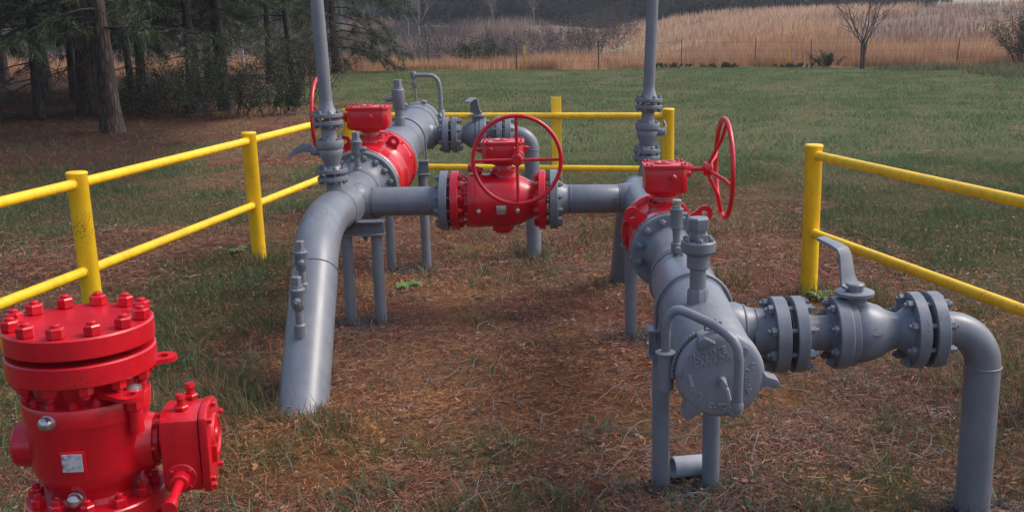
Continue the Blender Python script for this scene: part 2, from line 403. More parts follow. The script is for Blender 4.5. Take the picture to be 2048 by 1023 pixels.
# ================================================================ ground
def lat(seed):
    return np.random.RandomState(seed).rand(256, 256)
def vnoise(x, y, sc, seed):
    L = lat(seed); x = np.asarray(x) * sc + 1000.0; y = np.asarray(y) * sc + 1000.0
    xi = np.floor(x).astype(int); yi = np.floor(y).astype(int); fx = x - xi; fy = y - yi
    fx = fx * fx * (3 - 2 * fx); fy = fy * fy * (3 - 2 * fy)
    g = lambda a, b: L[a % 256, b % 256]
    return (g(xi, yi) * (1 - fx) + g(xi + 1, yi) * fx) * (1 - fy) + (g(xi, yi + 1) * (1 - fx) + g(xi + 1, yi + 1) * fx) * fy
def fbm(x, y, sc, seed, o=4):
    t = 0; a = 1; s = 0
    for i in range(o): t = t + a * vnoise(x, y, sc * 2 ** i, seed + i); s += a; a *= .5
    return t / s
def sst(x, a, b):
    t = np.clip((x - a) / (b - a), 0, 1); return t * t * (3 - 2 * t)
def gauss(x, y, cx, cy, r): return np.exp(-((x - cx) ** 2 + (y - cy) ** 2) / (r * r))
def H(x, y):
    x = np.asarray(x, float); y = np.asarray(y, float)
    near = 1 - sst(y, 12, 20)
    h = (fbm(x, y, .9, 3, 3) - .5) * .07 * (0.35 + .65 * near) + (fbm(x, y, 5, 9, 2) - .5) * .02 * near
    h = h - .085 * gauss(x, y, 1.66, 3.42, .45) + .05 * gauss(x, y, -1.15, 4.35, .4) - .03 * gauss(x, y, .55, 3.75, .35)
    h = h + (fbm(x, y, .12, 21, 3) - .5) * .5 * sst(y, 18, 40)
    edge = 45 - .12 * x
    hill = sst(x, -12, 36) * 3.4 * sst(y, edge, 112)
    dip = (1 - sst(x, -6, 14)) * (-1.6 * sst(y, edge, 70) + 4.6 * sst(y, 95, 165))
    return h + hill * (1 - .0 * sst(y, 112, 160)) + dip + (fbm(x, y, .05, 31, 3) - .5) * 1.6 * sst(y, 60, 110)
# colour zones: returns rgb albedo arrays
def mixc(a, b, t):
    t = np.asarray(t)[..., None]; return a * (1 - t) + b * t
C_GREEN = np.array([.066, .112, .040]); C_GREEN2 = np.array([.125, .158, .072]); C_RED = np.array([.215, .078, .055]); C_STRAW = np.array([.37, .205, .122])
C_ORG = np.array([.36, .165, .055]); C_DUFF = np.array([.056, .028, .021]); C_GREY = np.array([.155, .135, .120]); C_SPRAY = np.array([.085, .10, .12])
C_FIELD = np.array([.42, .28, .16]); C_BRUSH = np.array([.15, .115, .12])
def zones(x, y):
    n1 = fbm(x, y, .55, 41, 4); n2 = fbm(x, y, 1.7, 51, 3); n3 = fbm(x, y, .2, 61, 3)
    green = sst(y + 2.2 * (n1 - .5) * 2 + np.abs(x) * .0, 8.6, 12.5) * sst(x + (y - 8) * .16 + 3 * (n1 - .5), -3.6, -.9)
    green = np.maximum(green, sst(x + 2 * (n1 - .5), 2.0, 3.6) * sst(y, 3.5, 6) * .95)
    green = np.maximum(green, sst(n2 + .16 * gauss(x, y, -1.0, 3.2, 1.6) + .10 * gauss(x, y, 0, 3.0, 1.2), .56, .74) * (1 - sst(y, 4.0, 4.7)) * .6)
    green = np.maximum(green, .85 * sst(n1, .36, .56) * sst(-x, 1.5, 2.4) * sst(y, 3, 4.5) * (1 - sst(y, 14, 20)))
    green = np.maximum(green, sst(y, 22, 30) * sst(x, -9.5 , -6.5))
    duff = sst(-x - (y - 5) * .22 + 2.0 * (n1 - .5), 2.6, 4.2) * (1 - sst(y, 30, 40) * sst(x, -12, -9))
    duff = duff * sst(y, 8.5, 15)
    org = np.clip(1.1 * gauss(x, y, -1.15, 4.22, .5) + .35 * gauss(x, y, -.3, 4.6, .9) + .4 * gauss(x, y, -2.4, 5.2, .7) + .5 * gauss(x, y, -2.1, 6.9, .9) + .5 * gauss(x, y, .1, 5.0, .5) + .45 * gauss(x, y, 1.8, 3.6, .5) + .6 * sst(n2, .62, .72) * (1 - sst(y, 9, 12)), 0, 1)
    spray = sum(gauss(x, y, a, b, .16) for a, b in ((-1.16, 6.08), (-1.1, 7.65), (.55, 3.74), (.56, 5.7), (-.13, 7.96), (1.65, 3.55)))
    return n1, n2, n3, green, duff, org, np.clip(spray * 1.2, 0, 1)
def ground_col(x, y):
    n1, n2, n3, green, duff, org, spray = zones(x, y)
    c = mixc(C_RED, C_STRAW * .72, sst(n2, .35, .65))
    c = mixc(c, C_GREY * .8, .5 * gauss(x, y, .8, 2.9, .9) + .4 * sst(x, .9, 2.2) * (1 - sst(y, 5, 6)))
    c = mixc(c, C_ORG, org * .8)
    g = mixc(C_GREEN * .8, C_GREEN2 * .68, sst(n1, .35, .7)); g = mixc(g, C_STRAW * .45, .18 * sst(n2, .45, .7))
    c = mixc(c, g, green * .9)
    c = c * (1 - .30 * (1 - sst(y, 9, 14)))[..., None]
    c = mixc(c, C_DUFF, duff)
    c = mixc(c, C_SPRAY, spray * .8)
    edge = 45 - .12 * x
    fld = sst(y, edge - .4, edge + .4)
    f = mixc(C_FIELD, C_BRUSH, .7 * sst(fbm(x, y, .07, 71, 3), .46, .55) * sst(y, 55, 62)); f = mixc(f, np.array([.16, .15, .075]), .9 * gauss(x, y * .6, 3, 46, 6.5))
    f = mixc(f, np.array([.05, .042, .048]), (1 - sst(x, -9, -2)) * sst(y, 60, 66) * (1 - sst(y, 146, 153)))
    f = mixc(f, np.array([.45, .38, .30]), .9 * np.exp(-((y - 86 - (x - 7) * 1.2) / 1.2) ** 2) * sst(x, 3, 5) * (1 - sst(x, 9, 12)))
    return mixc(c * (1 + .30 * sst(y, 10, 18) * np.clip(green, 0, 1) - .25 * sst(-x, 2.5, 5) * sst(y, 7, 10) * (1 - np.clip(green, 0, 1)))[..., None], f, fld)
def grid_mesh(name, xs, ys, mat):
    Xg, Yg = np.meshgrid(xs, ys); Z = H(Xg, Yg); nx, ny = len(xs), len(ys)
    co = np.stack([Xg, Yg, Z], -1).reshape(-1, 3)
    i = np.arange((ny - 1) * (nx - 1)); r = i // (nx - 1); c = i % (nx - 1); a = r * nx + c
    F = np.stack([a, a + 1, a + nx + 1, a + nx], -1)
    me = bpy.data.meshes.new(name)
    me.vertices.add(len(co)); me.vertices.foreach_set('co', co.ravel())
    me.loops.add(F.size); me.loops.foreach_set('vertex_index', F.ravel().astype(np.int32))
    me.polygons.add(len(F)); me.polygons.foreach_set('loop_start', np.arange(len(F), dtype=np.int32) * 4)
    me.update(calc_edges=True); me.shade_smooth()
    at = me.color_attributes.new('Col', 'FLOAT_COLOR', 'POINT')
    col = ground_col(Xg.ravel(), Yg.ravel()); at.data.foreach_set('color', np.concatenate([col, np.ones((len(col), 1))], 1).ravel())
    me.materials.append(mat); o = bpy.data.objects.new(name, me); COL.objects.link(o); return o
def warp(lo, hi, c, n, p=2.2):
    t = np.linspace(-1, 1, n); s = np.sign(t) * np.abs(t) ** p
    return np.where(s < 0, c + s * (c - lo), c + s * (hi - c))
def ground_material():
    m, nt, n, l, b = nodemat('ground_soil')
    a = n.new('ShaderNodeAttribute'); a.attribute_name = 'Col'
    tc = n.new('ShaderNodeTexCoord')
    n1 = n.new('ShaderNodeTexNoise'); n1.inputs['Scale'].default_value = 30; n1.inputs['Detail'].default_value = 8; n1.inputs['Roughness'].default_value = .75
    l.new(tc.outputs['Object'], n1.inputs['Vector'])
    r = ramp(n, [(.32, (.35, .35, .35)), (.5, (.85, .85, .85)), (.68, (1.35, 1.3, 1.25))]); l.new(n1.outputs[0], r.inputs[0])
    mm = n.new('ShaderNodeMixRGB'); mm.blend_type = 'MULTIPLY'; mm.inputs[0].default_value = 1
    l.new(a.outputs[0], mm.inputs[1]); l.new(r.outputs[0], mm.inputs[2])
    l.new(mm.outputs[0], b.inputs['Base Color']); b.inputs['Roughness'].default_value = .95; b.inputs['Specular IOR Level'].default_value = .1
    bp = n.new('ShaderNodeBump'); bp.inputs['Strength'].default_value = .8; bp.inputs['Distance'].default_value = .03
    l.new(n1.outputs[0], bp.inputs['Height']); l.new(bp.outputs[0], b.inputs['Normal'])
    return m
ys = np.concatenate([np.linspace(-12, 1.4, 14), np.linspace(1.6, 13, 170), np.linspace(13.4, 60, 120), np.linspace(61, 200, 110), np.linspace(210, 620, 20)])
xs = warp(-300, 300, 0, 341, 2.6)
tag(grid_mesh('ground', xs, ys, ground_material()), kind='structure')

# ---------------------------------------------------------------- blades
def tri_object(name, co, per, faces, colour, mat, parent=None):
    """co (N,per,3); faces: list of index tuples in one blade; colour (N,3)"""
    N = len(co); me = bpy.data.meshes.new(name)
    v = co.reshape(-1, 3); me.vertices.add(len(v)); me.vertices.foreach_set('co', v.ravel().astype(np.float32))
    lv = []; ls = []; off = 0
    base = (np.arange(N) * per)
    allv = []; sizes = []
    for f in faces: allv.append(base[:, None] + np.array(f)[None]); sizes.append(len(f))
    loops = np.concatenate(allv, 1).ravel().astype(np.int32)
    st = np.cumsum([0] + sizes)[:-1]; tot = sum(sizes)
    starts = (np.arange(N)[:, None] * tot + st[None]).ravel().astype(np.int32)
    me.loops.add(len(loops)); me.loops.foreach_set('vertex_index', loops)
    me.polygons.add(len(starts)); me.polygons.foreach_set('loop_start', starts)
    me.update(calc_edges=True)
    at = me.color_attributes.new('Col', 'FLOAT_COLOR', 'POINT')
    c = np.repeat(np.concatenate([colour, np.ones((N, 1))], 1), per, 0); at.data.foreach_set('color', c.ravel().astype(np.float32))
    me.materials.append(mat); o = bpy.data.objects.new(name, me); COL.objects.link(o)
    if parent: o.parent = parent
    return o
def blades(rs, x, y, h, w, lean, z=None):
    N = len(x); z = H(x, y) if z is None else z; az = rs.rand(N) * 2 * PI; la = rs.rand(N) * 2 * PI
    dx, dy = np.cos(az), np.sin(az); lx, ly = np.cos(la) * lean * h, np.sin(la) * lean * h
    up = h * np.sqrt(np.clip(1 - lean * lean * .8, .05, 1))
    P = lambda fx, fz, ww: np.stack([x + lx * fx + dx * ww, y + ly * fx + dy * ww, z + up * fz], -1)
    return np.stack([P(0, -.03, -w / 2), P(0, -.03, w / 2), P(.35, .55, w * .42), P(.35, .55, -w * .42), P(1, 1, 0 * w)], 1)
BF = [(0, 1, 2, 3), (3, 2, 4)]
rs = np.random.RandomState(11)
def scatter(n, y0, y1, pw=1.0):
    """points in the camera's view wedge, denser close by"""
    y = y0 + (y1 - y0) * rs.rand(n) ** pw
    x0 = -(1150 / 2000.) * y * 1.06 - .8; x1 = (900 / 2000.) * y * 1.08 + .8 + .03 * y
    return x0 + (x1 - x0) * rs.rand(n), y
def grass():
    cos = []; cols = []
    for n, y0, y1, w, hm, pw in ((150000, 2.2, 6.5, .0034, .052, 1.0), (200000, 6.5, 14, .0055, .048, .8), (380000, 14, 45, .011, .058, .72)):
        x, y = scatter(n, y0, y1, pw)
        n1, n2, n3, green, duff, org, spray = zones(x, y)
        clump = sst(fbm(x, y, 5.0 if y1 < 10 else 1.6, 81, 2), .35, .68)
        g = np.clip(green * 1.0 + .30 + .15 * sst(-x, 2, 4) * (y < 20), 0, 1)
        keep = (rs.rand(n) < (.20 + .80 * g) * (.55 + .45 * clump) * (1 - (.25 if y1 < 15 else .45) * np.clip(duff, 0, 1)) * (1 - .6 * spray))
        keep &= (y < 45 - .12 * x)
        bare = gauss(x, y, .0, 5.2, 1.15) + gauss(x, y, -.4, 4.0, .8); keep &= rs.rand(n) > .93 * np.clip(bare, 0, 1) * (1 - green)
        x, y, g, n1, n2, clump, duff = x[keep], y[keep], g[keep], n1[keep], n2[keep], clump[keep], duff[keep]; k = len(x)
        h = hm * (.45 + 1.2 * rs.rand(k) ** 1.5) * (.6 + .8 * clump)
        edge = np.clip(gauss(x, y, -1.25, 4.35, .45) + gauss(x, y, -1.7, 4.8, .3), 0, 1); h = h * (1 + 1.3 * edge * rs.rand(k))
        lean = np.clip(.35 + .5 * rs.rand(k), 0, .95)
        dead = rs.rand(k) > (.16 + .84 * g ** .7 * (.60 + .34 * clump))
        c = mixc(C_GREEN, C_GREEN2 * 1.05, rs.rand(k)) * (1 + .36 * sst(y, 9, 16))[:, None] * (.7 + .75 * rs.rand(k)[:, None])
        bl = rs.rand(k) < .3; c[bl] = c[bl] * np.array([.85, 1.0, 1.25])
        d = mixc(C_STRAW, C_ORG, rs.rand(k) * .7) * (.5 + .8 * rs.rand(k)[:, None])
        c = np.where(dead[:, None], d, c)
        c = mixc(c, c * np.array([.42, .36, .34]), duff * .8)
        lean = np.where(dead, np.clip(lean + .25, 0, .98), lean)
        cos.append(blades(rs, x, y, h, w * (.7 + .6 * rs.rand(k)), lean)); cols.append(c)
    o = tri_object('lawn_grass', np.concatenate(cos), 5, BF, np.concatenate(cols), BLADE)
    tag(o, 'mixed green and dead grass blades covering the lawn and the site', 'grass', kind='stuff')
grass()
def tall_clumps():
    """taller green tufts near the pipes"""
    cos = []; cols = []
    for cx, cy, r, n, hh in ((-1.62, 4.75, .16, 260, .20), (-1.45, 4.5, .12, 140, .16), (-1.0, 4.25, .14, 120, .15), (.25, 3.05, .2, 220, .13), (-.35, 3.3, .2, 160, .11), (2.4, 4.9, .35, 400, .16), (2.25, 4.4, .3, 300, .15),
                             (2.05, 6.3, .22, 260, .18), (1.2, 6.9, .3, 260, .16), (1.05, 3.0, .2, 160, .12), (-.9, 3.2, .25, 220, .13), (-2.3, 5.2, .3, 260, .15), (-.13, 8.1, .25, 200, .13), (.5, 8.6, .3, 260, .14), (-2.33, 7.85, .2, 200, .14), (1.75, 6.5, .15, 120, .14),
                             (.95, 5.1, .35, 300, .13), (-.2, 7.3, .35, 250, .11), (-.7, 3.0, .18, 180, .14), (-1.75, 3.6, .3, 300, .13), (.6, 2.75, .25, 200, .11), (1.35, 2.9, .2, 150, .12)) + tuple((a, b, .09, 60, .075) for a, b in ((-1.255, 6.07), (-1.069, 6.07), (-1.235, 7.62), (-.962, 7.62), (.43, 3.70), (.632, 3.70), (.474, 5.68), (.66, 5.68), (-.13, 7.94), (1.66, 3.46), (-1.2, 4.36), (-2.749, 5.82), (-2.391, 8.05), (1.177, 9.66), (1.757, 6.48), (1.64, 3.40), (-1.32, 4.42), (-1.06, 4.42))):
        x = cx + rs.randn(n) * r * .6; y = cy + rs.randn(n) * r * .6
        h = hh * (.4 + .8 * rs.rand(n)); c = mixc(C_GREEN * .8, C_GREEN2, rs.rand(n)) * (.7 + .6 * rs.rand(n)[:, None])
        dd = rs.rand(n) < .3; c[dd] = C_STRAW * (.6 + .5 * rs.rand(dd.sum())[:, None])
        cos.append(blades(rs, x, y, h, .0048 * (.7 + .6 * rs.rand(n)), .3 + .5 * rs.rand(n))); cols.append(c)
    o = tri_object('grass_tufts', np.concatenate(cos), 5, BF, np.concatenate(cols), BLADE)
    tag(o, 'taller coarse grass tufts growing round the pipe and post bases', 'grass', kind='stuff')
tall_clumps()
def broad_tufts():
    cos = []; cols = []; q = np.random.RandomState(31)
    pts = [(q.uniform(-1.5, .9), q.uniform(2.45, 3.75)) for _ in range(190)] + [(q.uniform(-2.6, -1.35), q.uniform(3.3, 6.5)) for _ in range(150)] + [(q.uniform(1.5, 3.2), q.uniform(3.2, 7.0)) for _ in range(80)] + [(q.uniform(-1.0, 1.5), q.uniform(6.8, 9.5)) for _ in range(60)] + [(q.uniform(-.9, .4), q.uniform(3.6, 6.5)) for _ in range(12)]
    for cx, cy in pts:
        n = q.randint(8, 34); rr = q.uniform(.03, .10); x = cx + q.randn(n) * rr; y = cy + q.randn(n) * rr; h = q.uniform(.05, .12) * (.5 + .8 * q.rand(n))
        c = mixc(np.array([.070, .120, .052]), np.array([.17, .235, .135]), q.rand(n)) * (.7 + .6 * q.rand(n)[:, None]); dd = q.rand(n) < .35; c[dd] = mixc(C_STRAW, C_ORG, q.rand(dd.sum())) * .9
        cos.append(blades(q, x, y, h, .0055 * (.6 + .7 * q.rand(n)) * (1 + cy * .04), .55 + .4 * q.rand(n))); cols.append(c)
    tag(tri_object('grass_clumps', np.concatenate(cos), 5, BF, np.concatenate(cols), BLADE), 'flattened clumps of broad bluish green grass among the dead straw', 'grass', kind='stuff')
broad_tufts()
def litter():
    cos = []; cols = []
    for n, y0, y1, w, L in ((300000, 2.2, 6.5, .0022, .050), (130000, 6.5, 12, .0040, .070), (70000, 12, 34, .010, .13), (60000, 7, 21, .0065, .11)):
        x, y = scatter(n, y0, y1, .9)
        n1, n2, n3, green, duff, org, spray = zones(x, y)
        keep = rs.rand(n) < (1 - .9 * green) * (.30 + .70 * sst(fbm(x, y, 3.2, 141, 3), .36, .60)) * (1 - .35 * duff)
        x, y, org, duff, spray, n2 = x[keep], y[keep], org[keep], duff[keep], spray[keep], n2[keep]; k = len(x)
        z = H(x, y) + .004 + .03 * rs.rand(k) ** 2
        az = rs.rand(k) * 2 * PI; l = L * (.3 + 1.3 * rs.rand(k) ** 2); cv = (rs.rand(k) - .5) * 1.0; tz = (rs.rand(k) - .4) * .3
        dx, dy = np.cos(az), np.sin(az); px, py = -dy, dx
        ww = w * (.5 + .9 * rs.rand(k))
        def P(t, s):
            b = cv * l * (t * t); return np.stack([x + dx * l * t + px * (b + s * ww), y + dy * l * t + py * (b + s * ww), z + tz * l * t * (1.3 - t) + (s * .25 * ww)], -1)
        cos.append(np.stack([P(0, -.5), P(0, .5), P(.5, .5), P(.5, -.5), P(1, .3), P(1, -.3)], 1))
        c = mixc(C_RED * 1.15, C_STRAW, rs.rand(k) ** 2.0); c = mixc(c, C_ORG * 1.25, np.clip(org * 1.1 * rs.rand(k), 0, 1)); c = mixc(c, C_GREY * 1.5, (rs.rand(k) < .12 + .25 * sst(x, .3, 1.2) * (y < 5)) * .8)
        c = mixc(c, C_SPRAY * 1.3, spray * .8) * (.22 + 1.45 * rs.rand(k)[:, None] ** 1.5); c = mixc(c, C_DUFF * (.8 + 1.8 * rs.rand(k)[:, None]), duff * .85)
        cols.append(c)
    o = tri_object('dry_straw', np.concatenate(cos), 6, [(0, 1, 2, 3), (3, 2, 4, 5)], np.concatenate(cols), LITTER)
    tag(o, 'reddish brown dead straw and thatch lying over the bare soil', 'straw', kind='stuff')
litter()
def flakes():
    q = np.random.RandomState(55); n = 26000; y = 2.3 + 7.5 * q.rand(n) ** .9; x = -(1150 / 2000.) * y - .6 + ((2050 / 2000.) * y + 1.2) * q.rand(n)
    n1, n2, n3, green, duff, org, spray = zones(x, y); k = q.rand(n) < (1 - .75 * green) * (.2 + .8 * sst(fbm(x, y, 1.3, 151, 3), .42, .6)); x, y, org = x[k], y[k], org[k]; n = len(x)
    a = q.rand(n) * 6.283; L = .006 + .016 * q.rand(n) ** 2; d = np.stack([np.cos(a), np.sin(a), (q.rand(n) - .3) * .6], -1); s_ = np.stack([-np.sin(a), np.cos(a), (q.rand(n) - .5) * .9], -1)
    P = np.stack([x, y, H(x, y) + .012 + .02 * q.rand(n)], -1); co = np.stack([P - d * L[:, None], P + s_ * L[:, None] * .5, P + d * L[:, None], P - s_ * L[:, None] * .45], 1)
    c = mixc(np.array([.11, .055, .04]), np.array([.36, .21, .14]), q.rand(n) ** 1.4); g = q.rand(n) < .18; c[g] = np.array([.24, .22, .21]) * (.5 + .7 * q.rand(g.sum()))[:, None]; c = mixc(c, C_ORG * 1.2, org * .7)
    tag(tri_object('leaf_litter', co, 4, [(0, 1, 2), (0, 2, 3)], c, LITTER), 'small curled brown and grey leaf flakes among the dead straw', 'leaf litter', kind='stuff')
flakes()
def twigs():
    r = random.Random(3); m = MB()
    for i in range(400):
        if i < 260: x, y = r.gauss(.75, .75), r.gauss(3.5, .7)
        else: x, y = r.uniform(-1.6, 1.6), r.uniform(3.2, 8)
        a = r.uniform(0, 6.28); L = r.uniform(.10, .42); p = []; cu = r.uniform(-1.6, 1.6)
        for k in range(7):
            p.append((x, y, float(H(x, y)) + .012 + .05 * math.sin(k / 6 * PI) * r.random())); a += cu / 6 + r.uniform(-.2, .2); x += math.cos(a) * L / 6; y += math.sin(a) * L / 6
        m.tube(p, [r.uniform(.0012, .0028)] * 7, 4)
    tag(build('twig_litter', m, PTWIG), 'pale dead twigs and vine stems scattered on the straw', 'twigs', kind='stuff')
twigs()
def field():
    cos = []; cols = []
    for n, d0, d1, w, hm in ((70000, 0, 5, .022, 1.15), (75000, 4, 22, .040, 1.05), (80000, 20, 75, .08, 1.05)):
        ed = d0 + (d1 - d0) * rs.rand(n) ** (1.2 if d0 == 0 else 1)
        yy = 45 + ed; x = -(1300 / 2000.) * yy + (2300 / 2000.) * yy * rs.rand(n) ** .95; y = 45 - .12 * x + ed
        nb = fbm(x, y, .07, 71, 3); brush = sst(nb, .46, .55) * sst(y, 55, 62)
        dark = (1 - sst(x, -9, -2)) * sst(y, 60, 66) * (1 - sst(y, 146, 153))
        track = gauss(x, y * .6, 3, 46, 6.5)
        cl = fbm(x, y, .5, 91, 3)
        pr = (.12 + .88 * sst(cl, .40, .58)) * (1 - .6 * brush) * (1 - .9 * np.clip(track * 1.4, 0, 1)) * (1 + .6 * dark)
        keep = rs.rand(n) < pr
        x, y, brush, dark, cl = x[keep], y[keep], brush[keep], dark[keep], cl[keep]; k = len(x)
        h = hm * (.35 + .7 * rs.rand(k)) * (.35 + 1.15 * fbm(x, y, .22, 97, 3)) * (1 - .3 * brush) * (1 - .15 * dark) * (.55 + .45 * sst(y - 45 + .12 * x, 0, 2.5 ))
        c = mixc(np.array([.48, .225, .10]), np.array([.60, .425, .28]), rs.rand(k)); c = c * (.6 + .6 * rs.rand(k)[:, None])
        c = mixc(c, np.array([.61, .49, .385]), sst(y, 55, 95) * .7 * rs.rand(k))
        c = mixc(c, np.array([.13, .095, .10]) * (.7 + .6 * rs.rand(k)[:, None]), np.clip(brush * .50, 0, 1)); c = mixc(c, mixc(np.array([.05, .04, .045]), np.array([.17, .12, .10]), rs.rand(k) ** 2), dark * .92)
        cos.append(blades(rs, x, y, h, w * (.6 + .8 * rs.rand(k)), .08 + .35 * rs.rand(k) ** 2)); cols.append(c)
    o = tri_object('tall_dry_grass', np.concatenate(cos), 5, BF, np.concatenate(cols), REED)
    tag(o, 'tall orange and tan broomsedge grass filling the field beyond the lawn', 'grass', kind='stuff')
field()

# ================================================================ piping: left line
GRP_V = 'red gear operated ball valves'
LT = V((-1.259, 6.25, .758)); LF = V((-1.243, 6.65, .79)); LC = V((-1.052, 8.3, 1.05))
ldir = (LC - LF).normalized()
XL = V((1, -.0, -.02)).normalized()
left = thing('header_pipe', 'thick grey header pipe rising out of a soil mound on the left and bending level', 'pipe', (-1.206, 4.557, 0))
P0 = V((-1.205, 4.555, 0)); P1 = V((-1.250, 5.20, .56)); d1 = (P1 - P0).normalized()
Pc = V((-1.285, 5.46, .79)); Pe = V((-1.268, 5.92, .762))
path = [P0 - d1 * .35, P0, P1]
for i in range(1, 17):
    t = i / 16; path.append(P1 * (1 - t) ** 2 + Pc * 2 * t * (1 - t) + Pe * t * t)
path += [LT]
m = MB(); m.tube(path, .121, 40)
weld(m, P1, d1, .121, .0045); weld(m, Pe, (LT - Pe), .122, .003)
build('pipe', m, GREY, left, smooth=60)
m = MB(); m.rev([(-.22, .121), (-.16, .128), (.0, .133), (.2, .131), (.24, .127), (.30, .126)], LT, ldir, 40)
# tee branch, flared crotch
m.rev([(0.0, .126), (.06, .125), (.085, .117), (.105, .106), (.125, .097), (.148, .0915)], LT + V((0, 0, .0)), XL, 40); weld(m, LT + XL * .148, XL, .0915, .004)
weld(m, LT + ldir * .245, ldir, .128, .0045)
build('tee', m, GREY, left, smooth=75)
Xc0 = V((-.725, 6.27, .752))
CR = V((.575, 6.25, .742)); CLs = LT + XL * .148
cd = (CR - CLs).normalized()
VA = V((-.618, 6.262, .7505)); VBx = V((-.005, 6.258, .747))
m = MB(); m.cyl(CLs, VA - cd * .09, .0905, 40); weld(m, VA - cd * .145, cd, .0905, .003)
build('branch_pipe', m, GREY, left)
flange(left, VA - cd * .006, -cd, .188, .056, .0905, .12, 12, GREY, .0175)
# front flange of through valve
f0 = LF
flange(left, f0 + ldir * .05, -ldir, .243, .05, .128, .20, 16, GREY, .0215, stud=.25, hub=1.6)
# ---- left through valve
def through_valve(name, label, a, b, R, shaft_dir, gs, shaft_len, wheelR, pedestal_h, mats=RED, gx=0.0, up=(0, 0, 1), lugs=(.8, -.8), shaft_x=.05, woff=.07, twist=.4, kb=.87, lugt=.055, sz=.5):
    a = V(a); b = V(b); d = (b - a); L = d.length; d.normalize()
    t = thing(name, label, 'valve', (a + b) / 2, frame(d), GRP_V)
    m = MB(); th = .05; Rb = R * kb
    m.rev([(.004, 0), (.004, R * .97), (.008, R), (th, R), (th + .004, R * .97), (th + .006, Rb * 1.02), (th + .03, Rb), (L * .38, Rb), (L * .40, Rb * 1.05), (L * .47, Rb * 1.05), (L * .49, Rb), (L * .8, Rb * .99), (L - th - .03, Rb * .96),
           (L - th - .004, Rb * .98), (L - th - .002, R * .97), (L - th + .002, R), (L - .006, R), (L - .002, R * .97), (L - .002, 0)], a, d, 56)
    build('body', m, mats, t, smooth=50)
    nl = MB(); nl.rev([(-.001, R * .9), (-.001, R * .995), (.005, R * 1.002), (.007, R * .97)], a, d, 56); build('gasket_edge', nl, CHR, t)
    bf = MB(); bf.rev([(0, R * .80), (.0, R * .845), (.01, R * .845), (.01, R * .80)], a + d * (th + .001), d, 48); f = build('bolt_ring', bf, mats, t)
    bolts(f, a + d * (th + .004), d, 12, R * .935, R * .062, .01, mats, stud=.3)
    bolts(f, b - d * (th + .002), -d, 12, R * .93, R * .062, .01, mats, stud=.3)
    u, v, w = basis(d); s_ = V(shaft_dir)
    for an in lugs:
        o_ = u * math.cos(an) + (d.cross(u)) * math.sin(an)
        lug(t, a + d * lugt + o_ * R * .93, o_, d, .016, .040, mats)
    mid = a + d * (L * .5 + gx)
    top = mid + u * Rb * .98
    y = -V(shaft_dir); z = V((0, 0, 1)); y = (y - z * y.dot(z)).normalized(); x = y.cross(z)
    M = Matrix.Translation(top + V((0, 0, pedestal_h))) @ Matrix((x, y, z)).transposed().to_4x4()
    build('stem_neck', MB().rev([(-.07, 0), (-.07, .115), (-.02, .085), (pedestal_h + .0, .08), (pedestal_h + .0, 0)], top, (0, 0, 1), 32), mats, t)
    hub = gearbox(t, M, gs, mats, shaft_x, shaft_len, .05 + gs[2] * sz)
    handwheel(t, hub, shaft_dir, wheelR, woff, (0, 0, 1), 4, mats, .0125, twist)
    return t
through_valve('red_ball_valve', 'red ball valve on the far left pipe, handwheel edge on behind the vent stack', LF + ldir * .055, LF + ldir * .56, .243, (-1, 0, 0), (.25, .28, .165), .15, .265, .030, shaft_x=0.02, lugs=(.62, -.62), woff=.05, kb=.985, lugt=.22)
# ---- left barrel
barL = thing('pipe_barrel', 'wide grey launcher barrel at the back left with a swing closure facing away', 'pipe barrel', LF + ldir * 1.0)
bs = LF + ldir * .562; Lb = (LC - LF).length
m = MB(); L2 = Lb - .562
m.rev([(.05, .243 * .6), (.07, .15), (.12, .150), (.22, .166), (L2 - .12, .166), (L2 - .115, .172), (L2 - .03, .172), (L2 - .03, 0)], bs, ldir, 48)
weld(m, bs + ldir * .22, ldir, .166, .004)
build('barrel', m, GREY, barL, smooth=50)
flange(barL, bs, ldir, .243, .05, .15, .1, 16, GREY, .0175, stud=.25)
m = MB(); m.rev([(L2 - .028, 0), (L2 - .028, .172), (L2 - .02, .18), (L2 + .035, .18), (L2 + .045, .172), (L2 + .06, .12), (L2 + .062, 0)], bs, ldir, 48)
cl = build('closure_door', m, GREYC, barL)
for k in range(7):
    a_ = k * 2 * PI / 7 + .3; u, v, w = basis(ldir); o_ = u * math.cos(a_) + v * math.sin(a_)
    build('hammer_lug', MB().box(bs + ldir * (L2 + .01) + o_ * .187, (.035, .05, .03), Matrix((v * math.cos(a_) - u * math.sin(a_), ldir, o_)).transposed()), GREYC, cl, bevel=.004)
m = MB()
m.tube([(-1.085, 8.34, 1.445), (-.97, 8.34, 1.445), (-.925, 8.35, 1.437), (-.893, 8.35, 1.41), (-.878, 8.35, 1.37), (-.872, 8.35, 1.30), (-.868, 8.34, 1.04)], .0165, 14)
m.cyl((-1.085, 8.34, 1.42), (-1.085, 8.34, 1.475), .022, 12); m.cyl((-.868, 8.34, 1.16), (-.868, 8.34, .95), .027, 16)
build('davit_arm', m, GREY, barL, smooth=60)
m = MB(); m.tube([(-1.085, 8.34, 1.43), (-1.083, 8.34, 1.37), (-1.075, 8.34, 1.33), (-1.07, 8.33, 1.21)], .0085, 8); m.torus((-1.083, 8.34, 1.36), (.3, 1, 0), .02, .006, 16, 8)
build('hook_bolt', m, GREY, barL)
# branch to blowdown
YB = LF + ldir * 1.33; YB = V((-1.09, 8.02, .985))
BX = V((1, 0.0, .0))
m = MB(); m.rev([(.1, .115), (.17, .11), (.195, .085), (.22, .07), (.30, .068)], YB, BX, 32); weld(m, YB + BX * .225, BX, .070, .004)
build('branch_neck', m, GREY, barL, smooth=60)
FA = YB + BX * .317
flange(barL, FA, -BX, .142, .052, .068, .10, 8, GREY, .0185)
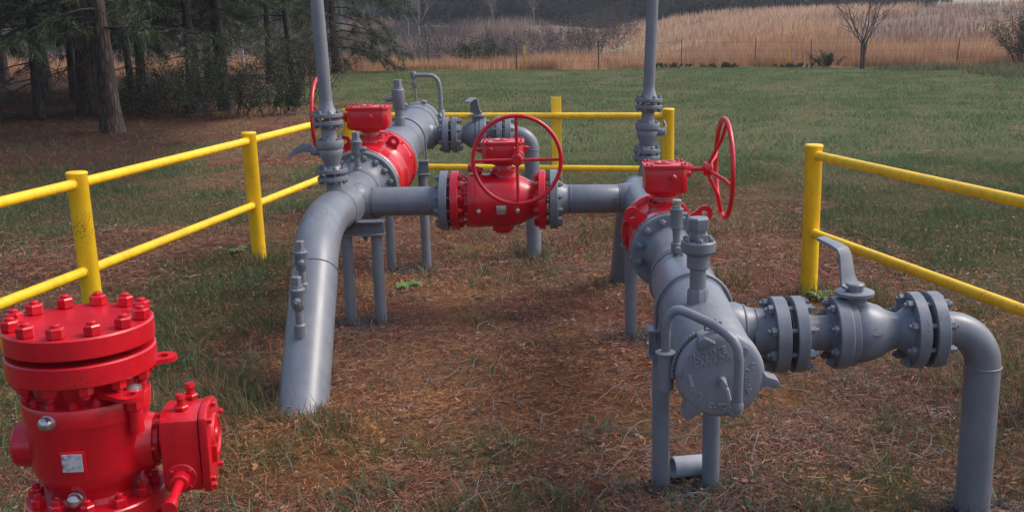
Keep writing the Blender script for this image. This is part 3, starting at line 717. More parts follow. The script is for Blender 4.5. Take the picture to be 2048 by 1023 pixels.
# big tap on the left barrel
def tall_tap(name, label, base, h, r, side, mat=GREY):
    b = V(base); t = thing(name, label, 'tap', base); z = V((0, 0, 1))
    build('coupling', MB().cyl(b - z * .03, b + z * h * .2, r * .9, 20, r * .08), mat, t)
    build('riser', MB().cyl(b, b + z * h * .42, r * .72, 20), mat, t)
    m = MB(); m.rev([(h * .36, 0), (h * .36, r * .8), (h * .40, r), (h * .70, r), (h * .705, r * 1.03), (h * .78, r * 1.03), (h * .80, r * .85), (h * .84, r * .8), (h * .84, 0)], b, z, 24)
    m.torus(b + z * h * .55 + V((0, -r, 0)), (0, 1, 0), r * .35, r * .05, 20, 6)
    build('body', m, mat, t)
    s_ = V(side); m = MB(); m.cyl(b + z * h * .58, b + z * h * .58 + s_ * r * 1.7, r * .42, 14); m.hexa(b + z * h * .58 + s_ * r * 1.6, b + z * h * .58 + s_ * r * 2.1, r * .36); m.rev([(0, r * .15), (r * .8, 0.001)], b + z * h * .58 + s_ * r * 2.1, s_, 8)
    build('stem', m, mat, t)
    build('cap', MB().hexa(b + z * h * .83, b + z * h, r * .66), mat, t); return t
tall_tap('bleed_tap', 'tall grey bleed tap standing on top of the back left barrel', (-1.11, 7.62, 1.10), .345, .046, (-1, 0, 0))
small_valve('needle_valve', 'small grey needle valve behind the left vent stack in front of the bolted red valve', (-1.235, 6.50, .87), (0, 0, 1), .30, .035, GREY, (1, -.2, 0), 'small needle valves on the left pipe')
small_valve('needle_valve', 'upper of the two small grey needle valves on the sloping left pipe', (-1.262, 4.98, .49), (0, 0, 1), .285, .033, GREY, (.25, -1, 0), 'small needle valves on the left pipe')
small_valve('needle_valve', 'lower of the two small grey needle valves on the sloping left pipe', (-1.240, 4.775, .325), (0, 0, 1), .315, .035, GREY, (.1, -1, 0), 'small needle valves on the left pipe')
# drain plug under header
t = thing('drain_valve', 'dark drain plug hanging beneath the left header pipe beside its support', 'drain', (-1.175, 6.30, .62))
build('plug_body', MB().cyl((-1.175, 6.30, .66), (-1.175, 6.30, .56), .035, 16), GREY, t); build('plug_tip', MB().rev([(0, .03), (.03, .026), (.07, .012), (.07, 0)], (-1.175, 6.30, .57), (0, 0, -1), 12), GREY, t)

# ---- vent stacks
def vent(side, base, lean, f_r, vr, lever_dir, lab):
    b = V(base); up = V(lean).normalized()
    t = thing('vent_valve', f'small grey flanged ball valve at the foot of the {lab} vent stack', 'valve', base, None, 'vent stack valves')
    z = lambda s: b + up * s
    m = MB(); m.rev([(-.06, .062), (0, .05), (.03, .043), (.075, .042)], b, up, 28); build('outlet_neck', m, GREY, t, smooth=60)
    flange(t, z(.115), -up, f_r, .030, .042, .055, 8, GREY, .0125, stud=.4)
    flange(t, z(.125), up, f_r, .030, .042, .07, 8, GREY, .0125, stud=.4)
    m = MB(); m.rev([(.15, 0), (.15, .045), (.20, .052), (.235, .068), (.27, .072), (.285, .06), (.285, 0)], b, up, 32)
    m.rev([(.28, 0), (.28, f_r * .88), (.284, f_r * .9), (.320, f_r * .9), (.324, f_r * .88), (.324, 0)], b, up, 36)
    m.rev([(.32, 0), (.32, .05), (.35, .042), (.41, .042), (.41, 0)], b, up, 28)
    bd = build('body', m, GREY, t, smooth=50); bolts(bd, z(.324), up, 6, f_r * .72, .010, .01, GREY, stud=.3)
    L_ = V(lever_dir).normalized(); hp = z(.262)
    m = MB(); m.cyl(hp + L_ * .05, hp + L_ * .105, .026, 16); m.hexa(hp + L_ * .10, hp + L_ * .118, .020); build('stem', m, GREY, t)
    flange(t, z(.445), -up, f_r, .028, .042, .06, 8, GREY, .0125, stud=.4)
    lv = MB()
    if side < 0:
        # lever swept out to the left
        pp = [hp + L_ * .108 + V((.0, .0, .018)), hp + L_ * .15 + V((-.01, 0, .022)), hp + L_ * .20 + V((-.01, 0, .0)), hp + L_ * .235 + V((-.01, 0, -.03))]; wz = [.026, .024, .02, .012]
    else:
        pp = [hp + L_ * .108 + V((0, .0, .0)), hp + L_ * .125 + V((0, .02, .012)), hp + L_ * .13 + V((.0, .10, .03)), hp + L_ * .13 + V((.0, .18, .05))]; wz = [.028, .024, .018, .013]
    vs = []; fs = []
    for p, w_ in zip(pp, wz):
        vs += [p + V((0, -.005, w_)), p + V((0, .005, w_)), p + V((0, .005, -w_)), p + V((0, -.005, -w_))]
    for i in range(3):
        for j in range(4): fs.append((i * 4 + j, i * 4 + (j + 1) % 4, i * 4 + 4 + (j + 1) % 4, i * 4 + 4 + j))
    fs += [(3, 2, 1, 0), (12, 13, 14, 15)]
    if side > 0:
        vs = [(V(p) + V(((.005 if i % 4 in (1, 2) else -.005), 0, 0))) for i, p in enumerate(vs)]
    lv.add(vs, fs); build('lever_handle', lv, GREY, t, bevel=.002)
    t2 = thing('vent_pipe', f'slim grey vent stack standing tall on the {lab} valve', 'vent pipe', z(.452), None, 'vent stacks')
    flange(t2, z(.455), up, f_r, .028, .0375, .105, 8, GREY, .0125, stud=.4, hub=1.5)
    m = MB(); m.tube([z(.54), z(1.2), z(2.2)], .0375, 28); weld(m, z(.565), up, .0375, .002); build('pipe', m, GREY, t2)
    m = MB(); m.rev([(0, .0375), (0, .05), (.03, .05), (.05, .02), (.05, 0)], z(2.19), up, 20); build('rain_cap', m, GREY, t2)
vent(-1, (-1.285, 5.98, .850), (-.022, 0, 1), .090, .0375, (-1, -.1, .0), 'left')
vent(1, (.648, 6.58, .865), (.040, 0, 1), .090, .0375, (1, -.1, .0), 'right')

# ---- cross valve
def cross_valve():
    a, b = VA, VBx + V((-.006, 0, 0)); d = (b - a); L = d.length; d.normalize(); Y_ = V((0, 1, 0)); Z_ = V((0, 0, 1))
    t = thing('red_ball_valve', 'red ball valve on the cross pipe in the middle with its handwheel facing forward', 'valve', (a + b) / 2, frame(d), GRP_V)
    flange(t, a + d * .002, d, .188, .056, .105, .12, 12, RED, .0175, hub=1.2)
    flange(t, b - d * .002, -d, .188, .050, .100, .09, 12, RED, .0175, hub=1.15)
    m = MB()
    m.rev([(.05, 0), (.05, .11), (.11, .115), (.115, .168), (.119, .172), (.160, .172), (.163, .168), (.165, .166)], a, d, 56); f = build('end_cap', m, RED, t, smooth=50)
    bolts(f, a + d * .116, -d, 14, .150, .013, .02, RED, stud=.5)
    m = MB(); m.rev([(.160, 0), (.160, .166), (.164, .171), (.21, .171), (.215, .168), (.365, .168), (.40, .166), (.45, .150), (.50, .125), (.535, .108), (.56, .102), (.56, 0)], a, d, 56)
    build('body', m, RED, t, smooth=50)
    c = a + d * .325
    m = MB(); m.rev([(.12, .072), (.165, .068), (.185, .066), (.195, .06), (.195, .045), (.205, .045), (.205, 0)], c + d * .0, (0, 0, -1), 32); build('bottom_boss', m, RED, t)
    build('name_plate', MB().box(c + V((.0, -.168, -.035)), (.06, .006, .055)), CHR, t, bevel=.002)
    for xx in (-.14, .10):
        q = c + d * xx + V((0, -.160, -.042)); build('grease_fitting', MB().rev([(0, 0), (0, .016), (.02, .016), (.028, .012), (.034, 0)], q, (0, -1, 0), 12), CHR, t)
    top = c + V((.03, 0, .166))
    build('stem_neck', MB().rev([(-.08, 0), (-.08, .12), (-.03, .085), (.0, .078), (.03, .07), (.03, 0)], top, (0, 0, 1), 32), RED, t)
    M = Matrix.Translation(top + V((-.015, 0, .025))) @ Matrix((V((1, 0, 0)), V((0, 1, 0)), V((0, 0, 1)))).transposed().to_4x4()
    hub = gearbox(t, M, (.26, .24, .145), RED, .095, .20, .10)
    handwheel(t, hub, (0, -1, 0), .262, .012, (0, 0, 1), 4, RED, .0125, 0)
    q = c + d * -.10 + V((0, 0, .165)); m = MB(); m.cyl(q + V((-.02, 0, .02)), q + V((-.085, 0, .04)), .02, 12); m.hexa(q + V((-.08, 0, .04)), q + V((-.11, 0, .045)), .026); build('grease_fitting', m, RED, t)
cross_valve()

# ================================================================ right line
RT = CR; RF = V((.589, 4.789, .725)); RCc = V((.534, 3.03, .72))
rdir = (RT - RF).normalized(); rd2 = (RF - RCc).normalized()
right = thing('header_pipe', 'grey header pipe behind the right red valve turning down into the soil', 'pipe', (.535, 7.0, 0))
Rb0 = RF + V((.0, .56, .005)) 
flange(right, Rb0, rdir, .187, .05, .10, .18, 12, GREY, .0165, stud=.25)
m = MB(); q1 = RT + V((.0, .2, .003)); q2 = V((.54, 7.10, .0)); qc = V((.59, 6.78, .745))
path = [Rb0 + rdir * .15, RT, q1]
Ps = V((.575, 6.92, .40))
for i in range(1, 13):
    t_ = i / 12; path.append(q1 * (1 - t_) ** 2 + qc * 2 * t_ * (1 - t_) + V((.57, 6.86, .47)) * t_ * t_)
path += [V((.545, 7.08, .05)), V((.53, 7.2, -.3))]
m.tube(path, .108, 36); weld(m, q1, (0, 1, 0), .108, .004); weld(m, Rb0 + rdir * .2, rdir, .108, .003)
build('pipe', m, GREY, right, smooth=60)
m = MB(); m.rev([(0, .10), (.09, .10), (.115, .096), (.128, .0905)], RT, -cd, 36); weld(m, RT - cd * .128, cd, .0905, .004); m.cyl(VBx + cd * .09, RT - cd * .11, .0903, 36); weld(m, VBx + cd * .145, cd, .0905, .003)
build('branch_pipe', m, GREY, right, smooth=60)
flange(right, VBx + cd * .006, cd, .188, .056, .0905, .12, 12, GREY, .0175)
through_valve('red_ball_valve', 'red ball valve on the right pipe with two lifting eyes, handwheel out right', RF + rdir * .003, Rb0 - rdir * .003, .197, (1, 0, 0), (.21, .215, .155), .125, .250, .040, shaft_x=.03, lugs=(.80, -.80), gx=-.06, woff=.085, twist=.25, sz=.70)
# ---- right barrel
barR = thing('pipe_barrel', 'grey receiver barrel in front on the right with a round hammer lug closure', 'pipe barrel', RCc)
m = MB(); L2 = (RF - RCc).length
m.rev([(.0, 0), (.0, .124), (.01, .130), (.05, .130), (.055, .135), (L2 - .64, .137), (L2 - .56, .128), (L2 - .42, .104), (L2 - .2, .100)], RCc + rd2 * .035, rd2, 48)
weld(m, RCc + rd2 * (L2 - .60), rd2, .140, .004)
m.rev([(L2 - .52, .10), (L2 - .52, .124), (L2 - .515, .132), (L2 - .45, .124), (L2 - .44, .1)], RCc, rd2, 48)
build('barrel', m, GREY, barR, smooth=45)
flange(barR, RF - rd2 * .002, -rd2, .190, .045, .100, .20, 12, GREY, .0185, stud=.2, hub=1.3)
# closure door
cx = RCc; U = V((1, 0, 0)); Z = V((0, 0, 1)); N = -rd2     # N towards the viewer
U = (U - N * U.dot(N)).normalized(); Z = (Z - N * Z.dot(N)).normalized()
m = MB(); m.rev([(-.045, 0), (-.045, .122), (-.04, .138), (-.032, .142), (.022, .142), (.032, .139), (.040, .130), (.044, .116), (.048, .06), (.049, 0)], cx, N, 64)
door = build('closure_door', m, GREYD, barR, smooth=40)
def lugp(ang, r0, r1, w0, w1, th, dz=0.0, nm='hammer_lug', hook=0.0):
    a = rad(ang); o_ = U * math.cos(a) + Z * math.sin(a); s_ = N.cross(o_)
    poly = [(r0, -w0), (r0 + (r1 - r0) * .35, -w1 * 1.25 + hook * .5), (r1 - .010, -w1 + hook), (r1, -w1 * .5 + hook), (r1, w1 * .5 + hook), (r1 - .008, w1 + hook), (r0 + (r1 - r0) * .35, w1 * 1.2 + hook * .5), (r0, w0)]
    m = MB(); m.prism(poly, cx + N * (dz - th / 2), o_, N.cross(o_), th); return build(nm, m, GREYC, door, bevel=.005)
lugp(114, .112, .143, .030, .020, .075, .026, hook=.006)
lugp(232, .125, .182, .040, .020, .06, .008)
lugp(-6, .124, .190, .036, .014, .06, .008, hook=-.012)
lugp(176, .122, .144, .014, .011, .02, .037, 'door_notch')
lugp(-72, .122, .148, .014, .012, .02, .036, 'door_notch')
lugp(50, .094, .125, .014, .012, .012, .042, 'door_notch')
# ring eye in the centre of the door
m = MB(); c0 = cx + N * .05 + Z * -.01 + U * .004; m.cyl(c0 - N * .01, c0 + N * .02, .013, 12); m.torus(c0 + N * .03, (1, .3, .4), .016, .005, 20, 8)
m.tube([c0 + N * .02 + Z * .0, c0 + N * .05 + Z * -.015 + U * .01, c0 + N * .06 + Z * -.045 + U * .016], .006, 8)
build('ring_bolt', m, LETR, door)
# raised lettering
def letter_mb(txt, size, pos, ang, depth=.004, bold=.0006):
    cu = bpy.data.curves.new('lettering', 'FONT'); cu.body = txt; cu.size = size; cu.extrude = depth; cu.offset = bold * .5
    cu.align_x = 'CENTER'; cu.align_y = 'CENTER'; cu.resolution_u = 3; cu.space_character = 1.12
    ob = bpy.data.objects.new('lettering', cu); COL.objects.link(ob)
    bpy.context.view_layer.update(); dg = bpy.context.evaluated_depsgraph_get(); me = ob.evaluated_get(dg).to_mesh()
    vs = [v.co.copy() for v in me.vertices]; fs = [tuple(p.vertices) for p in me.polygons]
    ob.evaluated_get(dg).to_mesh_clear(); bpy.data.objects.remove(ob); bpy.data.curves.remove(cu)
    a = rad(ang); ux = U * math.cos(a) + Z * math.sin(a); uy = -U * math.sin(a) + Z * math.cos(a)
    return [pos + ux * v.x + uy * v.y + N * v.z for v in vs], fs
lm = MB()
def arc_text(txt, size, r, amid, step, flip=False):
    n = len(txt)
    for i, ch in enumerate(txt):
        if ch == ' ': continue
        a = amid + (i - (n - 1) / 2) * step * (-1 if not flip else 1)
        p = cx + (U * math.cos(rad(a)) + Z * math.sin(rad(a))) * r + N * (.0475 if r < .1 else .0462)
        v, f = letter_mb(ch, size, p, a - 90 + (180 if flip else 0)); lm.add(v, f)
def flat(txt, size, x, z, ang, off=.0475):
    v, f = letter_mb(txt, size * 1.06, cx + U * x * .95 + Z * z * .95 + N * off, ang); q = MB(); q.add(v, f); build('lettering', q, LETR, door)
flat('IN-LINE', .030, -.043, .079, 15, .0468); flat('CANADA', .0255, -.030, .057, 13, .0475)
flat('F.', .026, .072, .046, -25, .0462); flat('S.', .024, .106, .036, -40, .0447); flat('C.', .024, .086, .016, -50, .0462); flat('700', .025, .089, -.020, -88, .0462)
arc_text('C-TDE595-A', .024, .100, -68, 9.0, True)
flat('INTL', .020, -.078, -.058, -45, .0465)
lm.box(cx + U * -.094 + Z * -.012 + N * .0455, (.012, .008, .042), Matrix((U * .96 + Z * .28, N, Z * .96 - U * .28)).transposed())
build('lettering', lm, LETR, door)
# davit arm + socket
m = MB(); A = [(.366, 3.06, .70), (.367, 3.06, .86), (.370, 3.06, .885), (.378, 3.055, .907), (.392, 3.05, .921), (.411, 3.045, .924), (.44, 3.03, .915), (.50, 2.97, .897), (.535, 2.93, .880), (.556, 2.91, .862), (.568, 2.90, .838), (.572, 2.90, .80), (.571, 2.90, .658)]
m.tube(A, .0155, 18); build('davit_arm', m, GREY, barR, smooth=60)
m = MB(); m.rev([(0, 0), (0, .017), (.006, .019), (.022, .019), (.024, .016), (.034, .016), (.037, .012), (.037, 0)], (.571, 2.90, .665), (0, 0, -1), 16); build('arm_nut', m, GREY, barR)
m = MB(); m.rev([(0, 0), (0, .026), (.115, .026), (.118, .033), (.126, .034), (.13, .026), (.13, 0)], (.366, 3.06, .655), (0, 0, 1), 24)
m.box((.385, 3.09, .70), (.05, .06, .02)); m.box((.392, 3.10, .745), (.05, .05, .02)); build('davit_socket', m, GREY, barR, smooth=40)
# twisted chain round left side of the door
m = MB()
for k in (0, 1):
    pts = []
    for i in range(60):
        a = rad(118 + i * 70 / 59); ph = i * .75 + k * PI; r_ = .148 + .005 * math.cos(ph)
        pts.append(cx + (U * math.cos(a) + Z * math.sin(a)) * r_ + N * (.0 + .006 * math.sin(ph)))
    m.tube(pts, .0045, 6)
build('safety_cable', m, GREYC, barR, smooth=60)
m = MB(); hk = cx + U * -.038 + Z * .158 + N * .02; m.box(hk + U * .03, (.018, .02, .035)); m.tube([hk + Z * -.012 + U * .01, hk + U * -.012 + Z * -.01, hk + U * -.012 + Z * .006, hk + U * .002 + Z * .012, hk + U * -.004 + Z * .022, hk + U * .022 + Z * .022], .0045, 6); build('pressure_warning_latch', m, GREYC, barR)
# branch neck + flange
BB = V((.55, 3.56, .70)); BX = V((1, .0, .012)).normalized()
m = MB(); m.rev([(.08, .10), (.135, .098), (.155, .090), (.175, .080), (.21, .071), (.24, .072)], BB, BX, 36); weld(m, BB + BX * .165, BX, .084, .006); weld(m, BB + BX * .208, BX, .072, .004)
build('branch_neck', m, GREY, barR, smooth=60)
F1 = V((.872, 3.55, .676)); 
flange(barR, F1, -BX, .1425, .056, .072, .125, 8, GREY, .0185, stud=.6)
blow_valve('ball_valve', 'large grey flanged ball valve in front on the right with its lever raised', (F1 + BX * .012 + BX * .248), BX, .496, .1425, .068, GREY, 1.0, PI - .95, 'grey blowdown ball valves')
F2 = F1 + BX * (.012 + .496 + .012)
dp = thing('blowdown_pipe', 'grey elbow pipe curving down into the ground at the right edge of the photo', 'pipe', (1.65, 3.55, 0), None, 'blowdown pipes')
flange(dp, F2, BX, .1425, .052, .066, .09, 8, GREY, .0185)
e0 = F2 + BX * .085; r_ = .150; path = [e0 - BX * .02, e0]
for i in range(1, 13):
    a = i / 12 * PI / 2; path.append(e0 + V((math.sin(a) * r_, 0, -(1 - math.cos(a)) * r_)))
last = path[-1]; path += [last + V((0, 0, -.02)), V((last.x + .004, 3.55, -.2))]
path[-1].z = -.35
m = MB(); m.tube(path, .066, 36); weld(m, e0, BX, .066, .003); weld(m, last, (0, 0, 1), .0665, .0035); build('pipe', m, GREY, dp, smooth=60)
# left blowdown
FL1 = FA; BXL = V((1, 0, 0))
blow_valve('ball_valve', 'smaller looking grey ball valve on the back left barrel with a bent lever on top', FL1 + BXL * (.012 + .205), -BXL, .41, .142, .064, GREY, .9, 1.15, 'grey blowdown ball valves', .05)
F4 = FL1 + BXL * (.012 + .41 + .012)
dl = thing('blowdown_pipe', 'grey elbow pipe curving down into the grass behind the centre handwheel', 'pipe', (-.129, 7.96, 0), None, 'blowdown pipes')
flange(dl, F4, BXL, .142, .052, .062, .09, 8, GREY, .0185)
e0 = F4 + BXL * .085; r_ = max(.12, -.128 - e0.x); path = [e0 - BXL * .02, e0]
for i in range(1, 13):
    a = i / 12 * PI / 2; path.append(e0 + V((math.sin(a) * r_, 0, -(1 - math.cos(a)) * r_)))
last = path[-1]; path += [last + V((0, 0, -.02)), V((last.x, 7.99, -.2))]
m = MB(); m.tube(path, .060, 32); weld(m, e0, BXL, .060, .003); weld(m, last, (0, 0, 1), .0605, .0035); build('pipe', m, GREY, dl, smooth=60)
# taps on the right barrel
t = thing('pressure_tap', 'stout grey threaded tap with bolted collar and hex cap on the right barrel', 'tap', (.519, 3.40, .855)); b = V((.519, 3.40, .855)); Zz = V((0, 0, 1))
build('coupling', MB().rev([(-.03, 0), (-.03, .040), (.0, .038), (.040, .037), (.046, .034), (.046, 0)], b, Zz, 8), GREY, t)
build('riser', MB().cyl(b, b + Zz * .14, .029, 24), GREY, t)
build('union', MB().rev([(.118, 0), (.118, .036), (.123, .040), (.165, .040), (.17, .046), (.178, .047), (.178, 0)], b, Zz, 20), GREY, t)
col = build('collar', MB().rev([(.176, 0), (.176, .056), (.182, .061), (.212, .061), (.217, .057), (.217, .03), (.217, 0)], b, Zz, 36), GREY, t); bolts(col, b + Zz * .217, Zz, 6, .047, .010, .02, GREY, stud=.1)
build('hex_cap', MB().rev([(.215, 0), (.215, .036), (.240, .036), (.243, .030), (.256, .030), (.257, .037), (.262, .038), (.294, .038), (.299, .033), (.299, 0)], b, Zz, 6, .3), GREY, t)
t = thing('gauge_valve', 'slim grey gauge valve beside the right red valve flange', 'small valve', (.538, 4.15, .84)); b = V((.540, 4.147, .84))
build('riser', MB().cyl(b, b + Zz * .15, .016, 16), GREY, t)
build('elbow_joint', MB().cyl(b + Zz * .02, b + Zz * .065, .024, 8), GREY, t)
m = MB(); m.cyl(b + V((0, -.02, .04)), b + V((0, -.05, .04)), .014, 12); m.tube([b + V((.012, -.045, .045)), b + V((.02, -.055, .01)), b + V((.022, -.055, -.02))], .006, 6); build('lever_handle', m, GREY, t)
m = MB(); m.rev([(.095, 0), (.095, .016), (.125, .020), (.13, .027), (.195, .027), (.20, .029), (.212, .029), (.214, .02), (.22, .02), (.22, 0)], b, Zz, 14); m.cyl(b + V((0, 0, .185)), b + V((.045, .01, .185)), .010, 10); m.box(b + V((.045, .01, .165)), (.012, .02, .05)); build('body', m, GREY, t)
build('cap', MB().hexa(b + Zz * .215, b + Zz * .25, .020), CHR, t)

# ---------------------------------------------------------------- supports
def support(label, xa, xb, y, ztop, h, pipeR, pc, ub=True):
    t = thing('pipe_support', label, 'pipe support', ((xa + xb) / 2, y, 0), None, 'grey pipe supports')
    for x in (xa, xb): build('leg', MB().cyl((x, y, -.15), (x, y, ztop - h), .0355, 24), GREY, t)
    m = MB(); x0, x1 = min(xa, xb) - .055, max(xa, xb) + .055; w = .09
    m.box(((x0 + x1) / 2, y, ztop - .005), (x1 - x0, w, .010)); m.box(((x0 + x1) / 2, y, ztop - h + .005), (x1 - x0, w, .010)); m.box(((x0 + x1) / 2, y, ztop - h / 2), (x1 - x0 - .01, .010, h - .02))
    build('beam', m, GREY, t, bevel=.002)
    if not ub: return
    pc = V(pc); R = pipeR + .008; m = MB()
    pts = [(pc.x - R, y, ztop - .06), (pc.x - R, y, pc.z)] + [(pc.x + R * math.cos(PI - PI * i / 20), y, pc.z + R * math.sin(PI * i / 20)) for i in range(1, 20)] + [(pc.x + R, y, pc.z), (pc.x + R, y, ztop - .06)]
    m.tube(pts, .008, 10); build('u_bolt', m, GREY, t, smooth=60)
support('grey two legged pipe support in the centre left beneath the header elbow', -1.255, -1.069, 6.09, .665, .09, .128, LT, False)
support('grey two legged pipe support with a round u bolt beneath the back left barrel', -1.235, -.962, 7.64, .835, .11, .166, (-1.10, 7.64, .985))
support('grey two legged pipe support in the foreground beneath the right barrel', .430, .632, 3.74, .655, .115, .14, (.556, 3.74, .722))
support('grey two legged pipe support behind it beneath the right red valve', .474, .66, 5.71, .64, .09, .108, (.58, 5.71, .74), False)

# ================================================================ foreground red valve
def fg_valve():
    c = V((-1.212, 2.50, 0)); Z = V((0, 0, 1)); at = lambda z: V((c.x, c.y, z))
    t = thing('red_ball_valve', 'big red upright ball valve at the bottom left corner, cut by the photo edge', 'valve', (c.x, c.y, 0), None, GRP_V)
    R = .179
    m = MB(); m.rev([(0, 0), (0, R - .004), (.004, R), (.050, R), (.0545, R - .005), (.056, 0)], at(1.035), Z, 72); top = build('blind_flange', m, RED, t)
    bolts(top, at(1.091), Z, 12, R * .86, .0215, .02, RED, stud=.3, rot0=.1)
    build('gasket', MB().cyl(at(1.015), at(1.04), R * .70, 40), BLK, t)
    m = MB(); m.rev([(0, 0), (0, R - .004), (.004, R), (.052, R), (.056, R - .005), (.056, 0)], at(.963), Z, 72); f2 = build('flange', m, RED, t)
    bolts(f2, at(.963), -Z, 12, R * .86, .0195, .02, RED, stud=.5, rot0=.1)
    m = MB(); m.rev([(0, .11), (.02, .112), (.10, .118), (.13, .13)], at(.86), Z, 48); build('upper_neck', m, RED, t)
    m = MB(); m.rev([(0, .145), (.004, .152), (.050, .155), (.055, .152), (.055, 0)], at(.845), Z, 64); rg = build('body_ring', m, RED, t)
    bolts(rg, at(.900), Z, 16, .136, .0115, .01, RED, stud=.6)
    m = MB(); m.rev([(.0, 0), (.0, .10), (.03, .102), (.065, .118), (.09, .138), (.115, .145), (.23, .146), (.242, .150), (.245, .150)], at(.605), Z, 64); build('body', m, RED, t, smooth=50)
    m = MB(); m.rev([(0, 0), (0, .168), (.004, .172), (.046, .172), (.05, .168), (.05, .11), (.07, .10), (.07, 0)], at(.575), Z, 64); bf = build('flange', m, RED, t)
    bolts(bf, at(.625), Z, 12, .145, .0185, .02, RED, stud=.6)
    build('riser_pipe', MB().rev([(0, .11), (.75, .11)], at(-.18), Z, 40), RED, t)
    m = MB(); m.rev([(0, 0), (0, .172), (.05, .172), (.05, 0)], at(.515), Z, 64); build('flange', m, RED, t)
    # trunnion boss on the left, gear neck on the right
    gx = V((1, .17, .0)).normalized()
    m = MB(); m.rev([(.10, .062), (.150, .060), (.176, .056), (.182, .050), (.182, 0)], at(.765), -gx, 32); tb = build('trunnion_cap', m, RED, t); bolts(tb, at(.765) - gx * .18, -gx, 6, .042, .006, .01, RED, stud=.1)
    g0 = at(.752)
    m = MB(); m.rev([(.10, .085), (.145, .075), (.16, .070), (.162, .056), (.172, .056), (.174, .040), (.190, .040), (.192, .056), (.204, .056), (.206, 0)], g0, gx, 36); nk = build('gear_neck', m, RED, t)
    bolts(nk, g0 + gx * .16, gx, 6, .062, .008, .01, RED, stud=.5)
    # gearbox housing, extruded outline in the plane across gx
    yy = gx.cross(Z) * -1; yy = V((-gx.y, gx.x, 0)); yy = -yy   # towards viewer
    if yy.y > 0: yy = -yy
    out = []
    for k in range(15):
        a = rad(20 + 170 * k / 14); out.append((-.0 - math.cos(a) * -.098 * -1, math.sin(a) * .098))
    prof = [(-.098, -.02), (-.092, .035), (-.07, .07), (-.035, .092), (.02, .099), (.075, .096), (.096, .080), (.1, .03), (.1, -.085), (.085, -.112), (.03, -.12), (-.03, -.100), (-.085, -.070)]
    u_ = yy; n_ = u_.cross(Z); s_ = 1 if n_.dot(gx) > 0 else -1
    def slab(k, a0, a1, nm, par, bev=.004):
        m = MB(); o_ = g0 + gx * (a0 if s_ > 0 else a1)
        m.prism([(p * k, q * k) for p, q in prof], o_, u_, Z, abs(a1 - a0)); return build(nm, m, RED, par, bevel=bev)
    hb = slab(1.02, .190, .285, 'gearbox', t, .006); cv = slab(1.08, .287, .308, 'gearbox_cover', t, .004)
    for p, q in [prof[i] for i in (1, 4, 6, 8, 9, 11)]:
        bo = bpy.data.objects.new('bolt', bolt_mesh(.0085, .004, RED, .1)); COL.objects.link(bo); bo.parent = cv
        bo.matrix_basis = root_of(cv).matrix_basis.inverted() @ Matrix.Translation(g0 + gx * .308 + u_ * p * .96 + Z * q * .96) @ frame(Z, gx).to_4x4()
    m = MB(); m.rev([(0, 0), (0, .060), (.006, .058), (.008, .048), (.004, .044), (.004, .02), (.008, .018), (.008, 0)], g0 + gx * .308 - u_ * .005, gx, 32); m.box(g0 + gx * .310 + u_ * .055 + Z * -.03, (.02, .008, .045)); build('indicator_disc', m, RED, cv)
    # stop bolts on top of the gearbox
    for p, q in ((-.03, .25), (.055, .24)):
        b_ = g0 + gx * q + u_ * p + Z * .085; m = MB(); m.cyl(b_, b_ + Z * .045, .010, 12); m.hexa(b_ + Z * .016, b_ + Z * .026, .019); m.rev([(.036, .008), (.046, .014), (.056, .012), (.056, 0)], b_, Z, 10); build('stop_bolt', m, RED, t)
    # input shaft stub
    q_ = g0 + gx * .235 + u_ * .095 + Z * -.072
    m = MB(); m.cyl(q_, q_ + u_ * .012, .040, 24); m.cyl(q_ + u_ * .01, q_ + u_ * .045, .024, 20); sh = build('shaft_housing', m, RED, t); bolts(sh, q_ + u_ * .012, u_, 4, .032, .005, .005, RED, stud=.1)
    build('input_shaft', MB().cyl(q_ + u_ * .03, q_ + u_ * .155, .0125, 16), RED, t); build('shaft_end', MB().cyl(q_ + u_ * .155, q_ + u_ * .18, .018, 16), RED, t)
    # lugs on the ring
    for a, zz in ((-.62, .925), (.55, .955)):
        o_ = V((math.cos(a), math.sin(a), 0)); 
        lug(t, at(zz) + o_ * .128, o_, Z, .012, .036, RED)
    # plate and bare steel fittings
    pd = V((.07, -1, 0)).normalized()
    pl = MB(); M_ = frame(V((-pd.y, pd.x, 0)) * 1.0)
    pl.box(at(.765) + pd * .148 + V((.008, 0, 0)), (.062, .006, .060), M_); fr_ = build('plate_frame', pl, RED, t, bevel=.002)
    pl = MB(); pl.box(at(.765) + pd * .1525 + V((.008, 0, 0)), (.048, .003, .046), M_); build('name_plate', pl, WHT, t)
    def knob(ang, z, r, r0): 
        d_ = V((math.sin(ang), -math.cos(ang), .1)).normalized(); m = MB(); m.rev([(0, .02), (.02, .02), (.021, .018), (.026, .0185), (.034, .016), (.040, .008), (.041, 0)], at(z) + V((d_.x, d_.y, 0)).normalized() * r0 - d_ * .012, d_, 16); build('vent_plug', m, CHR, t)
    knob(-.18, .872, .02, .152); knob(.02, .652, .02, .118)
    q_ = at(.875) + V((math.cos(-.42), math.sin(-.42), 0)) * .165
    m = MB(); m.cyl(q_ - Z * .06, q_ + Z * .03, .018, 12); m.hexa(q_ + Z * .0, q_ + Z * .03, .024); build('grease_body', m, RED, t)
    m = MB(); m.rev([(.03, .018), (.045, .021), (.06, .019), (.066, .01), (.066, 0)], q_, Z, 14); build('grease_cap', m, CHR, t)
    return t
fgv = fg_valve()
pv = Matrix.Translation(V((-1.212, 2.5, 1.06)))
fgv.matrix_basis = pv @ Matrix.Rotation(rad(1.0), 4, 'Y') @ pv.inverted() @ fgv.matrix_basis

